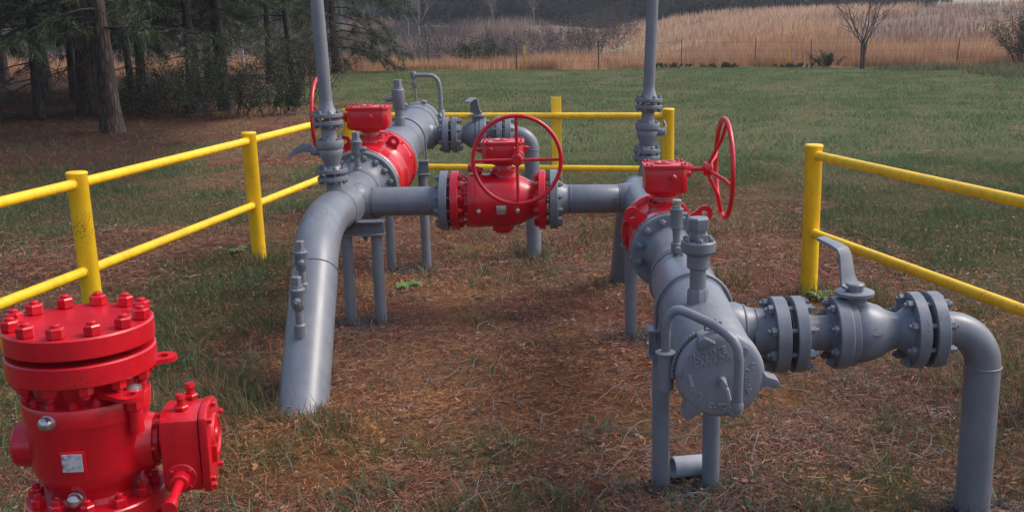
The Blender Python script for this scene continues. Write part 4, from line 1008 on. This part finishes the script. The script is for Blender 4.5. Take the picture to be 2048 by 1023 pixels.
# ================================================================ guard rails
ZP, ZU, ZL = 1.02, .960, .440
def post_part(t, x, y):
    return build('post', MB().rev([(0, .057), (ZP + .14, .057), (ZP + .146, .061), (ZP + .152, .061), (ZP + .160, .054), (ZP + .164, .0)], (x, y, -.15), (0, 0, 1), 36), YEL, t)
def rails(t, a, b, ra=.05, rb=.05, zs=(ZU, ZL)):
    a = V((*a, 0)); b = V((*b, 0)); d = (b - a).normalized()
    for z in zs:
        m = MB(); m.cyl(a + d * ra + V((0, 0, z)), b - d * rb + V((0, 0, z)), .0302, 24)
        weld(m, a + d * (ra + .006) + V((0, 0, z)), d, .031, .004); weld(m, b - d * (rb + .006) + V((0, 0, z)), d, .031, .004)
        build('rail', m, YEL, t)
gl = thing('guard_rail', 'yellow pipe guard rail along the left side and across the back of the piping', 'guard rail', (-2.4, 8, 0), None, 'yellow pipe guard rails')
pl_ = [(-3.11, 3.80), (-2.749, 5.876), (-2.391, 8.10), (-2.04, 10.40), (1.177, 9.72)]
for p in pl_: post_part(gl, *p)
for a, b in zip(pl_, pl_[1:]): rails(gl, a, b)
gr_ = thing('guard_rail', 'yellow pipe guard rail coming forward out of the right edge of the photo', 'guard rail', (1.757, 6.54, 0), None, 'yellow pipe guard rails')
pr_ = [(1.757, 6.542), (2.34, 4.36), (2.92, 2.18)]
for p in pr_: post_part(gr_, *p)
for a, b in zip(pr_, pr_[1:]): rails(gr_, a, b)
m = MB(); m.box((.094, 9.98, .50), (.10, .035, 1.28)); mp = build('marker_post', m, YEL, None, bevel=.004); tag(mp, 'flat yellow board post standing behind the back guard rail', 'marker post')

# short spattered pipe stub on the soil
t = thing('pipe_offcut', 'short pale paint spattered pipe offcut lying between the front support legs', 'pipe offcut', (.55, 3.86, 0))
o = V((.485, 3.80, .038)); d = V((1, .25, -.06)).normalized()
m = MB(); m.rev([(0, .037), (0, .043), (.004, .044), (.16, .044), (.16, .037), (0, .037)], o, d, 32); build('tube', m, PVC, t)

# ================================================================ vegetation
def needle_clumps(P, D, rs_, per, ln, w, cols):
    """P,D (n,3) clump origin and direction"""
    n = len(P); k = n * per
    p = np.repeat(P, per, 0) + rs_.randn(k, 3) * ln * .16; d = np.repeat(D, per, 0) * .8 + rs_.randn(k, 3) * .55
    d /= np.linalg.norm(d, axis=1)[:, None]; L = ln * (.6 + .6 * rs_.rand(k))
    s = np.cross(d, rs_.randn(k, 3)); s /= np.linalg.norm(s, axis=1)[:, None] + 1e-9
    tip = p + d * L[:, None]; tip[:, 2] -= L * .15
    co = np.stack([p - s * w / 2, p + s * w / 2, tip], 1)
    base = cols[0] + (cols[1] - cols[0]) * np.repeat(rs_.rand(n), per)[:, None]
    return co, base * (.7 + .6 * rs_.rand(k))[:, None]
def pine_data(seed, r0, hgt, low, nb, Lmax, per=14, dead=8, ln=.20, w=.014, droop=.35):
    r = random.Random(seed); rs_ = np.random.RandomState(seed)
    tr = MB(); pth = []; rr = []
    sx, sy = r.uniform(-.35, .35), r.uniform(-.35, .35)
    for i in range(15):
        t = i / 14; z = hgt * t ** 1.15; pth.append((sx * t * t + .04 * math.sin(t * 9 + seed), sy * t * t + .04 * math.cos(t * 7 + seed), z - .15)); rr.append(r0 * (1 - .82 * t) * (1 + .45 * math.exp(-z / .22)))
    tr.tube(pth, rr, 14)
    def at(z):
        t = (max(z, 0) / hgt) ** (1 / 1.15) * 14; i = min(13, int(t)); f = t - i; a = V(pth[i]); b = V(pth[i + 1]); return a + (b - a) * f
    wood = MB(); CP = []; CD = []
    for b in range(nb + dead):
        isdead = b >= nb
        z = r.uniform(.5, low + 1.6) if isdead else low + (hgt - low) * (b / nb) ** .95
        f = (z - low) / (hgt - low) if not isdead else 0
        L = (r.uniform(.6, 1.8) if isdead else Lmax * (.55 + .45 * math.sin(min(1, f * 1.3 + .25) * PI)) * r.uniform(.7, 1.1) * (1 if f < .7 else (1.3 - f)))
        az = b * 2.4 + r.uniform(-.4, .4); o = at(z); d = V((math.cos(az), math.sin(az), r.uniform(.0, .35) - (.25 if isdead else 0))); pts = [o]; n = 7
        for i in range(n):
            d = (d + V((r.uniform(-.16, .16), r.uniform(-.16, .16), -droop * .22 + r.uniform(-.06, .08)))).normalized(); pts.append(pts[-1] + d * L / n)
        br = max(.006, L * .011); wood.tube(pts, [br * (1 - i / (n + 1.2)) for i in range(n + 1)], 5, False)
        for i in range(2 if not isdead else 3, n + 1):
            for s in range(2 if not isdead else 1):
                dd = (d + V((r.uniform(-1, 1), r.uniform(-1, 1), r.uniform(-.5, .35)))).normalized(); l2 = L * r.uniform(.12, .30); p0 = pts[i]; p1 = p0 + dd * l2 * .5 + V((0, 0, -.02)); p2 = p1 + (dd + V((0, 0, -.1))) * l2 * .5
                wood.tube([p0, p1, p2], [.005, .004, .002], 4, False)
                if not isdead or r.random() < .05:
                    for q in (p1, (p1 + p2) / 2, p2): CP.append(tuple(q)); CD.append(tuple(dd))
    co, cc = needle_clumps(np.array(CP), np.array(CD), rs_, per, ln, w, (np.array([.030, .046, .026]), np.array([.085, .110, .050])))
    return tr, wood, co, cc
PINEV = {}
def pine(name, label, x, y, key, rot, sc, group, rsc=1.0):
    r0, hgt, low, nb, Lmax, kw = PINE_TYPES[key]
    t = thing(name, label, 'pine tree', (x, y, float(H(x, y))), Matrix.Rotation(rot, 3, 'Z') @ Matrix.Diagonal((sc * rsc, sc * rsc, sc)), group)
    if key not in PINEV:
        tr, wo, co, cc = pine_data(hash(key) % 1 + PINE_SEED[key], r0, hgt, low, nb, Lmax, **kw)
        a = build('trunk', tr, BARK if r0 > .15 else BARK2, t, world=False, smooth=70); b = build('branches', wo, BARK2, t, world=False, smooth=80); c = tri_object('needles', co, 3, [(0, 1, 2)], cc, NEEDLE, t); PINEV[key] = (a, b, c)
    else:
        for s in PINEV[key]:
            o = s.copy(); COL.objects.link(o); o.parent = t
    return t
PINE_TYPES = {'big': (.185, 13, 2.05, 70, 3.1, dict(per=18, dead=14)), 'mid': (.15, 12, 2.2, 64, 2.6, dict(per=18, dead=16)), 'slim': (.085, 10, 2.1, 40, 1.9, dict(per=16, dead=16)),
              'open': (.20, 10, .9, 74, 4.0, dict(per=22, ln=.26, w=.022, droop=.5)), 'far': (.17, 14, 2.6, 46, 2.4, dict(per=10, ln=.5, w=.06, dead=6)), 'far2': (.14, 12, 4.2, 38, 1.8, dict(per=10, ln=.5, w=.06, dead=12))}
PINE_SEED = {'big': 7, 'mid': 12, 'slim': 23, 'open': 35, 'far': 41, 'far2': 52}
GP = 'pines in the grove on the left'
pine('pine_tree', 'nearest pine of the left grove, thick scaly trunk with lit bark plates', -8.28, 19.28, 'big', .4, 1.0, GP)
for x, y, k, rot, sc, lab in ((-11.0, 24.5, 'big', 2.0, 1.05, 'dark thick pine trunk close behind and left of the scaly pine'), (-11.8, 30.0, 'mid', 1.0, 1.0, 'dark straight pine right of the scaly pine with a side limb'),
        (-11.47, 23.2, 'slim', .3, 1.2, 'thin pine second from the left edge of the photo'), (-12.3, 22.6, 'mid', 4.0, 1.1, 'thick shaded pine nearest the left edge of the photo'), (-11.3, 27.9, 'slim', 2.6, 1.25, 'slender pine just right of the scaly trunk'),
        (-8.9, 25.6, 'slim', 5.0, 1.2, 'thin pine at the left side of the dark thicket'), (-7.7, 24.5, 'mid', 3.0, 1.05, 'broad pine trunk rising from the right of the dark thicket'), (-8.25, 23.9, 'mid', .9, .9, 'dark pine in the middle of the thicket'),
        (-14.5, 33, 'big', 3.3, 1.0, 'shaded pine deep in the grove, half hidden between two trunks'), (-10.9, 33.5, 'mid', 5.2, 1.0, 'far pine seen through the gap over the thicket'), (-7.3, 29.5, 'slim', 1.9, 1.3, 'slim pine behind the vent stack side of the thicket'),
        (-16.5, 27.5, 'mid', 1.4, 1.1, 'shaded pine far back at the left edge'),
        (-13.3, 29.0, 'slim', .7, 1.3, 'slim shaded pine between the two leftmost thick trunks'), (-17.5, 36, 'mid', 4.4, 1.1, 'small far pine low in the grove, left of the scaly trunk'), (-12.6, 38.5, 'mid', 2.9, 1.1, 'far pine at the grove edge before the orange grass'),
        (-9.9, 29.0, 'slim', 3.9, 1.2, 'slim dark trunk just left of the thicket, behind the forked limb'), (-15.0, 30.5, 'slim', 2.2, 1.4, 'thin trunk in the shade left of the scaly pine'), (-9.3, 34.5, 'slim', 4.8, 1.5, 'thin far trunk seen above the middle of the thicket'), (-19.5, 33.0, 'mid', 5.6, 1.1, 'deep shaded pine at the upper left corner')):
    pine('pine_tree', lab, x, y, k, rot, sc, GP)
for x, y, k, rot, sc in ((-12.5, 15.5, 'big', 1.1, 1.0), (-16, 20, 'mid', 2.1, 1.1), (-18, 26, 'big', .1, 1.1), (-10.5, 10.5, 'mid', 3.1, 1.1), (-19, 34, 'mid', 2.5, 1.1), (-22, 30, 'big', 1.5, 1.1), (-25, 38, 'mid', .5, 1.1), (-22, 42, 'big', 4.5, 1.0)):
    pine('pine_tree', 'tall pine of the same grove standing outside the left edge of the photo', x, y, k, rot, sc, GP)
pine('pine_tree', 'bushy pine at the far lawn edge with boughs drooping toward the tall grass', -9.2, 45.0, 'open', 1.2, 1.0, GP)

def brush(name, label, x, y, rx, ry, h, n, leafc, seed, nleaf=14, lw=.03, group=None, cat='shrub', twigmat=None):
    r = random.Random(seed); rs_ = np.random.RandomState(seed); z0 = float(H(x, y))
    t = thing(name, label, cat, (x, y, z0), None, group); m = MB(); P = []
    for i in range(n):
        a = r.uniform(0, 6.28); q = r.random() ** .5; p = V((math.cos(a) * q * rx * .6, math.sin(a) * q * ry * .6, -.05)); d = V((math.cos(a) * .5 * q, math.sin(a) * .5 * q, 1)).normalized(); L = h * r.uniform(.6, 1.1); pts = [p]
        for k in range(6): d = (d + V((r.uniform(-.28, .28), r.uniform(-.28, .28), r.uniform(-.18, .08)))).normalized(); pts.append(pts[-1] + d * L / 6)
        m.tube(pts, [h * .006 * (1 - k / 7.5) + .002 for k in range(7)], 4, False)
        for k in range(2, 7):
            for s in range(3):
                dd = (d * .4 + V((r.uniform(-1, 1), r.uniform(-1, 1), r.uniform(-.4, .6)))).normalized(); e = pts[k] + dd * h * r.uniform(.1, .25); m.tube([pts[k], (pts[k] + e) / 2 + V((0, 0, .02)), e], [.004, .003, .0015], 3, False)
                for _ in range(nleaf): f = r.random(); P.append(tuple(pts[k].lerp(e, f)))
    build('stems', m, twigmat or BARK2, t, world=False, smooth=80)
    if P:
        P = np.array(P) + rs_.randn(len(P), 3) * h * .04; k = len(P); d = rs_.randn(k, 3); d /= np.linalg.norm(d, axis=1)[:, None]; s = np.cross(d, rs_.randn(k, 3)); s /= np.linalg.norm(s, axis=1)[:, None]
        l_ = lw * 2 * (.6 + .7 * rs_.rand(k))[:, None]; w_ = lw * .5
        co = np.stack([P, P + d * l_ * .5 + s * w_, P + d * l_, P + d * l_ * .5 - s * w_], 1); c = np.array(leafc[0]) + (np.array(leafc[1]) - np.array(leafc[0])) * rs_.rand(k)[:, None]
        tri_object('foliage', co, 4, [(0, 1, 2, 3)], c * (.6 + .7 * rs_.rand(k)[:, None]), LEAF, t)
    return t
DK = ((.020, .034, .022), (.045, .065, .032)); GS = 'shrubs of the left thicket'
for x, y, rx, h, n, s, lab in ((-8.4, 23.0, 1.3, 1.5, 22, 1, 'tangled dark brush at the left of the thicket below the pines'), (-7.2, 22.2, 1.2, 1.35, 24, 2, 'dense dark evergreen brush in the middle of the thicket'), (-6.1, 22.4, 1.0, 1.05, 20, 3, 'low leafy brush at the right end of the thicket beside the lawn'),
                          (-12.8, 21.5, 1.3, 1.3, 22, 4, 'dark brush between the two trunks at the left edge'), (-9.8, 24.5, .9, .9, 14, 5, 'sparse brush between the scaly pine and the thicket'),
                          (-6.5, 26.5, 1.2, 1.9, 26, 6, 'taller green brush behind the thicket next to the vent stack'), (-10.2, 43.5, 1.4, 1.5, 20, 7, 'dark green bush under the bushy far pine')):
    brush('brush', lab, x, y, rx, rx * .8, h, n, DK, s, 9, .028, GS)
# dead fallen limbs under the grove
for i, (x, y, a, L, lab) in enumerate(((-9.9, 17.6, 2.1, 1.8, 'arched dead branch left of the scaly pine'), (-5.6, 20.8, .4, 1.6, 'thin fallen branch before the thicket'))):
    r = random.Random(i + 60); m = MB(); p = V((x, y, float(H(x, y)) + .02)); d = V((math.cos(a), math.sin(a) * .4, .9)).normalized(); pts = [p]
    for k in range(9): d = (d + V((r.uniform(-.2, .2), r.uniform(-.1, .1), -.22))).normalized(); p = p + d * L / 9; p.z = max(p.z, float(H(p.x, p.y)) + .02); pts.append(p.copy())
    m.tube(pts, [.014 * (1 - k / 12) for k in range(10)], 6)
    for k in (3, 5, 7): e = pts[k] + V((r.uniform(-.5, .5), r.uniform(-.3, .3), r.uniform(.0, .3))); m.tube([pts[k], (pts[k] + e) / 2 + V((0, 0, .04)), e], [.007, .005, .002], 4)
    o = build('dead_branch', m, PTWIG, None, smooth=80); tag(o, lab, 'dead branch', 'dead branches under the grove')

# bare tree
def bare_tree(name, label, x, y, h, r0, seed, stems, spread, group=None, fork=1.1, mat=BARK2, depth=4):
    r = random.Random(seed); z0 = float(H(x, y)); t = thing(name, label, 'bare tree', (x, y, z0), None, group); tr = MB(); cr = MB()
    def grow(p, d, L, rad_, lv):
        pts = [p]; n = 6
        for k in range(n):
            d = (d + V((r.uniform(-.2, .2), r.uniform(-.2, .2), .09 if lv < 2 else r.uniform(-.05, .07)))).normalized(); pts.append(pts[-1] + d * L / n)
        cr.tube(pts, [rad_ * (1 - .6 * k / n) for k in range(n + 1)], 6 if lv < 2 else 4, False)
        if lv >= depth: return
        for k in range(2, n + 1):
            if r.random() < (.95 if lv < 2 else .75):
                a = r.uniform(0, 6.28); s_ = V((math.cos(a), math.sin(a), r.uniform(-.1, .5))); grow(pts[k], (d * .8 + s_ * .75).normalized(), L * r.uniform(.35, .55), rad_ * .45, lv + 1)
    for i in range(stems):
        o = V(((i - (stems - 1) / 2) * r0 * 2.4, r.uniform(-.05, .05), -.1)); top = o + V((0, 0, fork + .1)); tr.tube([o, o + V((0, 0, .1)), (o + top) / 2, top], [r0 * 1.4, r0 * 1.1, r0, r0 * .95], 10)
        nn = 5 if stems == 1 else 4
        for k in range(nn): a = 2 * PI * k / nn + i; grow(top, V((math.cos(a) * spread * r.uniform(.5, 1.1), math.sin(a) * spread * .6, 1)).normalized(), h * .42 * r.uniform(.8, 1.1), r0 * .55, 1)
    build('trunk', tr, mat, t, world=False, smooth=70); build('crown', cr, mat, t, world=False, smooth=80); return t
bare_tree('bare_tree', 'leafless tree with twin slim trunks at the far lawn edge on the right', 12.9, 41.1, 4.2, .05, 4, 2, 1.25, None, 1.0, TWIG)
bare_tree('bare_tree', 'pale leafless tree in front of the dark far trees left of centre', -14.5, 118, 11, .15, 9, 1, .8, None, 2.5, PTWIG, 3)
brush('evergreen_bush', 'dark feathery evergreen at the right edge behind the lawn', 20.4, 42.3, 1.1, 1.1, 2.3, 40, ((.022, .04, .028), (.045, .07, .045)), 17, 16, .035, None, 'bush')
brush('low_bush', 'small dark bush in the tall grass left of the bare tree', 12.1, 43.2, .6, .5, .75, 16, DK, 18, 10, .03, None, 'bush')
brush('low_bush', 'dark green clump in the tall grass between the two left fence posts', -3.0, 50, 1.3, .8, 1.7, 20, DK, 19, 12, .05, None, 'bush')
def rough_weeds():
    q = np.random.RandomState(91); n = 16000; x = 12.5 + 12 * q.rand(n); y = 33 + 9.5 * q.rand(n); k = (q.rand(n) < sst(fbm(x, y, .5, 181, 3), .42, .6)) & (y < 43.5 - .12 * x); x, y = x[k], y[k]; n = len(x)
    c = mixc(np.array([.06, .085, .038]), np.array([.16, .17, .085]), q.rand(n)); d = q.rand(n) < .3; c[d] = np.array([.36, .25, .15]) * (.6 + .5 * q.rand(d.sum()))[:, None]
    tag(tri_object('rough_weeds', blades(q, x, y, .12 + .36 * q.rand(n) ** 1.6, .022 * (.6 + .8 * q.rand(n)), .4 + .5 * q.rand(n)), 5, BF, c, BLADE), 'rough mixed weeds and arching straw stalks on the rise at the right lawn edge', 'weeds', kind='stuff')
rough_weeds()

# leafy weeds at the pipes
def weed(label, x, y, n, L, seed):
    r = random.Random(seed); m = MB(); z0 = float(H(x, y)) + .005
    for i in range(n):
        a = i * 2.4 + r.uniform(-.3, .3); l = L * r.uniform(.6, 1.1); w = l * .16; d = V((math.cos(a), math.sin(a), 0)); s_ = V((-d.y, d.x, 0)); vs = []
        for f, ww, zz in ((0, .3, 0), (.35, .9, .35), (.7, 1, .42), (1, .1, .30)):
            c = V((x, y, z0)) + d * l * f + V((0, 0, l * zz)); vs += [c - s_ * w * ww, c + s_ * w * ww]
        m.add(vs, [(0, 1, 3, 2), (2, 3, 5, 4), (4, 5, 7, 6)])
    o = build('leafy_weed', m, WEED, None); tag(o, label, 'weed', 'leafy weeds on the bare soil')
WEED = paint('weed_leaf', (.10, .20, .055), .6)
weed('bright green leafy weed on the reddish soil below the cross pipe', -1.02, 6.90, 16, .12, 1)
weed('tiny green weed on the bare straw in the lower middle', -.184, 4.16, 6, .05, 2)
weed('low green weed at the foot of the right fence post', 1.80, 6.40, 12, .12, 3)
weed('small green weed behind the lone yellow post on the left', -2.62, 8.3, 10, .10, 4)

# field fence: steel posts and wires
fp = [(-16.5, 47.5), (-11, 46.9), (-5.3, 46.2), (-1.33, 46.2), (2.35, 45.3), (6.0, 44.9), (9.13, 44.2), (11.36, 43.3), (13.5, 42.9), (17.5, 42.9), (22.5, 42.4)]
ff = thing('wire_fence', 'rusty steel post and wire fence along the edge of the tall grass', 'wire fence', (2.35, 45.3, 0))
for i, (x, y) in enumerate(fp):
    z = float(H(x, y)); l = (.0, .02, 0, .01, .0, .0, .02, -.02, .10, .07, 0)[i]; w = .045 if i in (2, 3, 4) else .03
    m = MB(); m.box((x, y, z + .55), (w, .035, 1.30)); m.v = [(a + l * (c - z), b, c) for a, b, c in m.v]; build('post', m, RUST, ff)
for zz in (.35, .7, 1.05):
    m = MB(); m.tube([(x, y - .03, float(H(x, y)) + zz - .0) for x, y in fp], .006, 5); build('wire', m, WIRE, ff)
for x, y, h, lab in ((-.95, 45.6, 1.1, 'yellow pipeline marker stake right of the second fence post'), (10.35, 43.2, .85, 'orange yellow marker stake between the right fence posts')):
    z = float(H(x, y)); o = build('marker_stake', MB().box((x, y, z + h / 2 - .1), (.10, .05, h + .2)), YPOST, None, bevel=.01); tag(o, lab, 'marker stake')
m = MB(); m.box((-14.1, 47.9, .9), (.09, .09, 1.9)); m.box((-14.1, 47.9, 1.85), (.2, .2, .28)); tag(build('white_post', m, WHT), 'small white box on a post seen through the thicket', 'post')

# far treeline
r = random.Random(99); GF = 'far trees beyond the field'
def farlab(x, i):
    return 'dark pine in the distant tree line beyond the tan field'
k = 0
for row, (yb, sp) in enumerate(((157, 2.6), (164, 3.2), (172, 4.0))):
    x = -118 + row
    while x < 62:
        x += sp * r.uniform(.6, 1.5)
        if x > 44 and row: continue
        y = yb + r.uniform(-3, 3) + (8 if x > 40 else 0)
        pine('pine_tree', farlab(x, k), x, y, 'far' if r.random() < .65 else 'far2', r.uniform(0, 6.28), r.uniform(.8, 1.2), GF); k += 1
print('far pines', k)
for i in range(10):
    x = r.uniform(45, 95); y = r.uniform(165, 190); pine('pine_tree', farlab(x, i), x, y, 'far2', r.uniform(0, 6), .8, GF)

def far_woods():
    n = 120000; q = np.random.RandomState(77); x = -130 + 195 * q.rand(n); y = 160 + 26 * q.rand(n) + 8 * sst(x, 30, 60)
    g = H(x, y); top = (9 + 6 * fbm(x, y * 0, .12, 7, 3)) * (1 - .62 * sst(x, 32, 50)); z = g + top * q.rand(n) ** .8
    d = q.randn(n, 3); d /= np.linalg.norm(d, axis=1)[:, None]; s_ = np.cross(d, q.randn(n, 3)); s_ /= np.linalg.norm(s_, axis=1)[:, None]
    P = np.stack([x, y, z], -1); L = (.7 + .9 * q.rand(n))[:, None]
    co = np.stack([P - d * L * .5, P + s_ * L * .22, P + d * L * .5, P - s_ * L * .22], 1)
    c = mixc(np.array([.024, .032, .032]), np.array([.050, .056, .056]), q.rand(n)) * (.6 + .7 * fbm(x, z * 1.0, .35, 15, 2))[:, None]
    tag(tri_object('far_woods', co, 4, [(0, 1, 2, 3)], c, LEAF), 'dense dark slate coloured woods closing the view beyond the field', 'woods', kind='stuff')
far_woods()
hz = MB(); hz.box((0, 260, 11), (760, 760, 34)); ho = build('haze', hz, GREY, None); ho.data.materials.clear()
hm = bpy.data.materials.new('haze_air'); hm.use_nodes = True; hn = hm.node_tree; hn.nodes.remove(hn.nodes['Principled BSDF'])
pvn = hn.nodes.new('ShaderNodeVolumePrincipled'); pvn.inputs['Density'].default_value = 0.0006; pvn.inputs['Color'].default_value = (.86, .90, 1, 1); pvn.inputs['Anisotropy'].default_value = 0.2
hn.links.new(pvn.outputs[0], hn.nodes['Material Output'].inputs['Volume']); ho.data.materials.append(hm); tag(ho, kind='stuff', label='thin bluish air haze over the whole place', cat='haze')

def clods():
    r_ = random.Random(8); m = MB()
    spots = [(-1.255, 6.09), (-1.069, 6.09), (-1.235, 7.64), (-.962, 7.64), (.43, 3.74), (.632, 3.74), (.474, 5.71), (.66, 5.71), (-.13, 7.98), (1.655, 3.55), (-1.205, 4.52), (-1.1, 4.45), (.53, 7.1)]
    for i in range(900):
        cx_, cy_ = r_.choice(spots); a = r_.uniform(0, 6.28); d = r_.uniform(.04, .22) if i % 3 else r_.uniform(.1, .5)
        if (cx_, cy_) == (-1.205, 4.52): d += .09
        x, y = cx_ + math.cos(a) * d, cy_ + math.sin(a) * d; q = r_.uniform(.004, .014); z = float(H(x, y))
        vs = [V((x + q * r_.uniform(.6, 1.4) * px, y + q * r_.uniform(.6, 1.4) * py, z + q * r_.uniform(.5, .9) * pz)) for px, py, pz in ((1, 0, 0), (-1, 0, 0), (0, 1, 0), (0, -1, 0), (0, 0, 1), (0, 0, -1))]
        m.add(vs, [(0, 2, 4), (2, 1, 4), (1, 3, 4), (3, 0, 4), (2, 0, 5), (1, 2, 5), (3, 1, 5), (0, 3, 5)])
    tag(build('soil_clods', m, CLOD), 'grey brown crumbs of soil and paint flecked gravel round the pipe feet', 'gravel', kind='stuff')
CLOD = paint('soil_crumb', (.13, .11, .105), .95, dirt=(.05, .04, .035), dirtamt=.9)
clods()

for i in range(9):
    x = -14 + i * 2.6 + random.Random(i).uniform(-.8, .8); y = 74 + (i * 37 % 23)
    brush('bare_shrub', 'grey purple leafless shrub in the dark hollow beyond the fence', x, y, 3.4, 2.4, 3.2, 34, ((.055, .042, .045), (.12, .09, .085)), 200 + i, 5, .07, 'leafless shrubs in the dark hollow', 'shrub', TWIG)
for i, x in enumerate((5.2, 7.4, 10.6)):
    brush('low_weed', 'low dark green weed tuft at the far lawn edge before the tall grass', x, 44.6 - .12 * x - .5, 1.5, .5, .26, 22, ((.05, .075, .035), (.09, .11, .055)), 300 + i, 8, .03, 'weed tufts along the far lawn edge', 'weed', TWIG)

def hollow_growth():
    q = np.random.RandomState(63); n = 60000; y = 62 + 92 * q.rand(n); x = -.34 * y + (.34 * y + 6) * q.rand(n)
    k = q.rand(n) < (1 - sst(x, -6, 6)) * (.25 + .75 * sst(fbm(x, y, .25, 161, 3), .4, .58)); x, y = x[k], y[k]; n = len(x)
    v = fbm(x, y, .12, 171, 3); c = mixc(np.array([.085, .065, .065]), np.array([.34, .24, .17]), np.clip(sst(v, .48, .62) * .8 + .3 * q.rand(n) ** 3, 0, 1)) * (.6 + .7 * q.rand(n)[:, None])
    h = (.5 + 1.5 * q.rand(n) ** 2) * (.5 + .9 * v)
    tag(tri_object('hollow_scrub', blades(q, x, y, h, .07 * (.5 + q.rand(n)), .15 + .5 * q.rand(n)), 5, BF, c, REED), 'dark purple brown scrub and dead stalks filling the hollow beyond the fence', 'scrub', kind='stuff')
hollow_growth()
for i, (x, y, h) in enumerate(((-20.5, 120, 9), (-17.0, 128, 8), (-7, 138, 9), (-1.5, 140, 8), (-26, 132, 9))):
    bare_tree('bare_tree', ('pale', 'slim pale', 'forked grey', 'small grey', 'grey')[i] + ' leafless tree against the dark woods, ' + ('behind the drooping pine', 'just right of the drooping pine boughs', 'left of the pale track', 'nearest the pale track', 'partly hidden by the far pine')[i], x, y, h, .10, 400 + i, 1, .6, None, 2.0, PTWIG, 3)
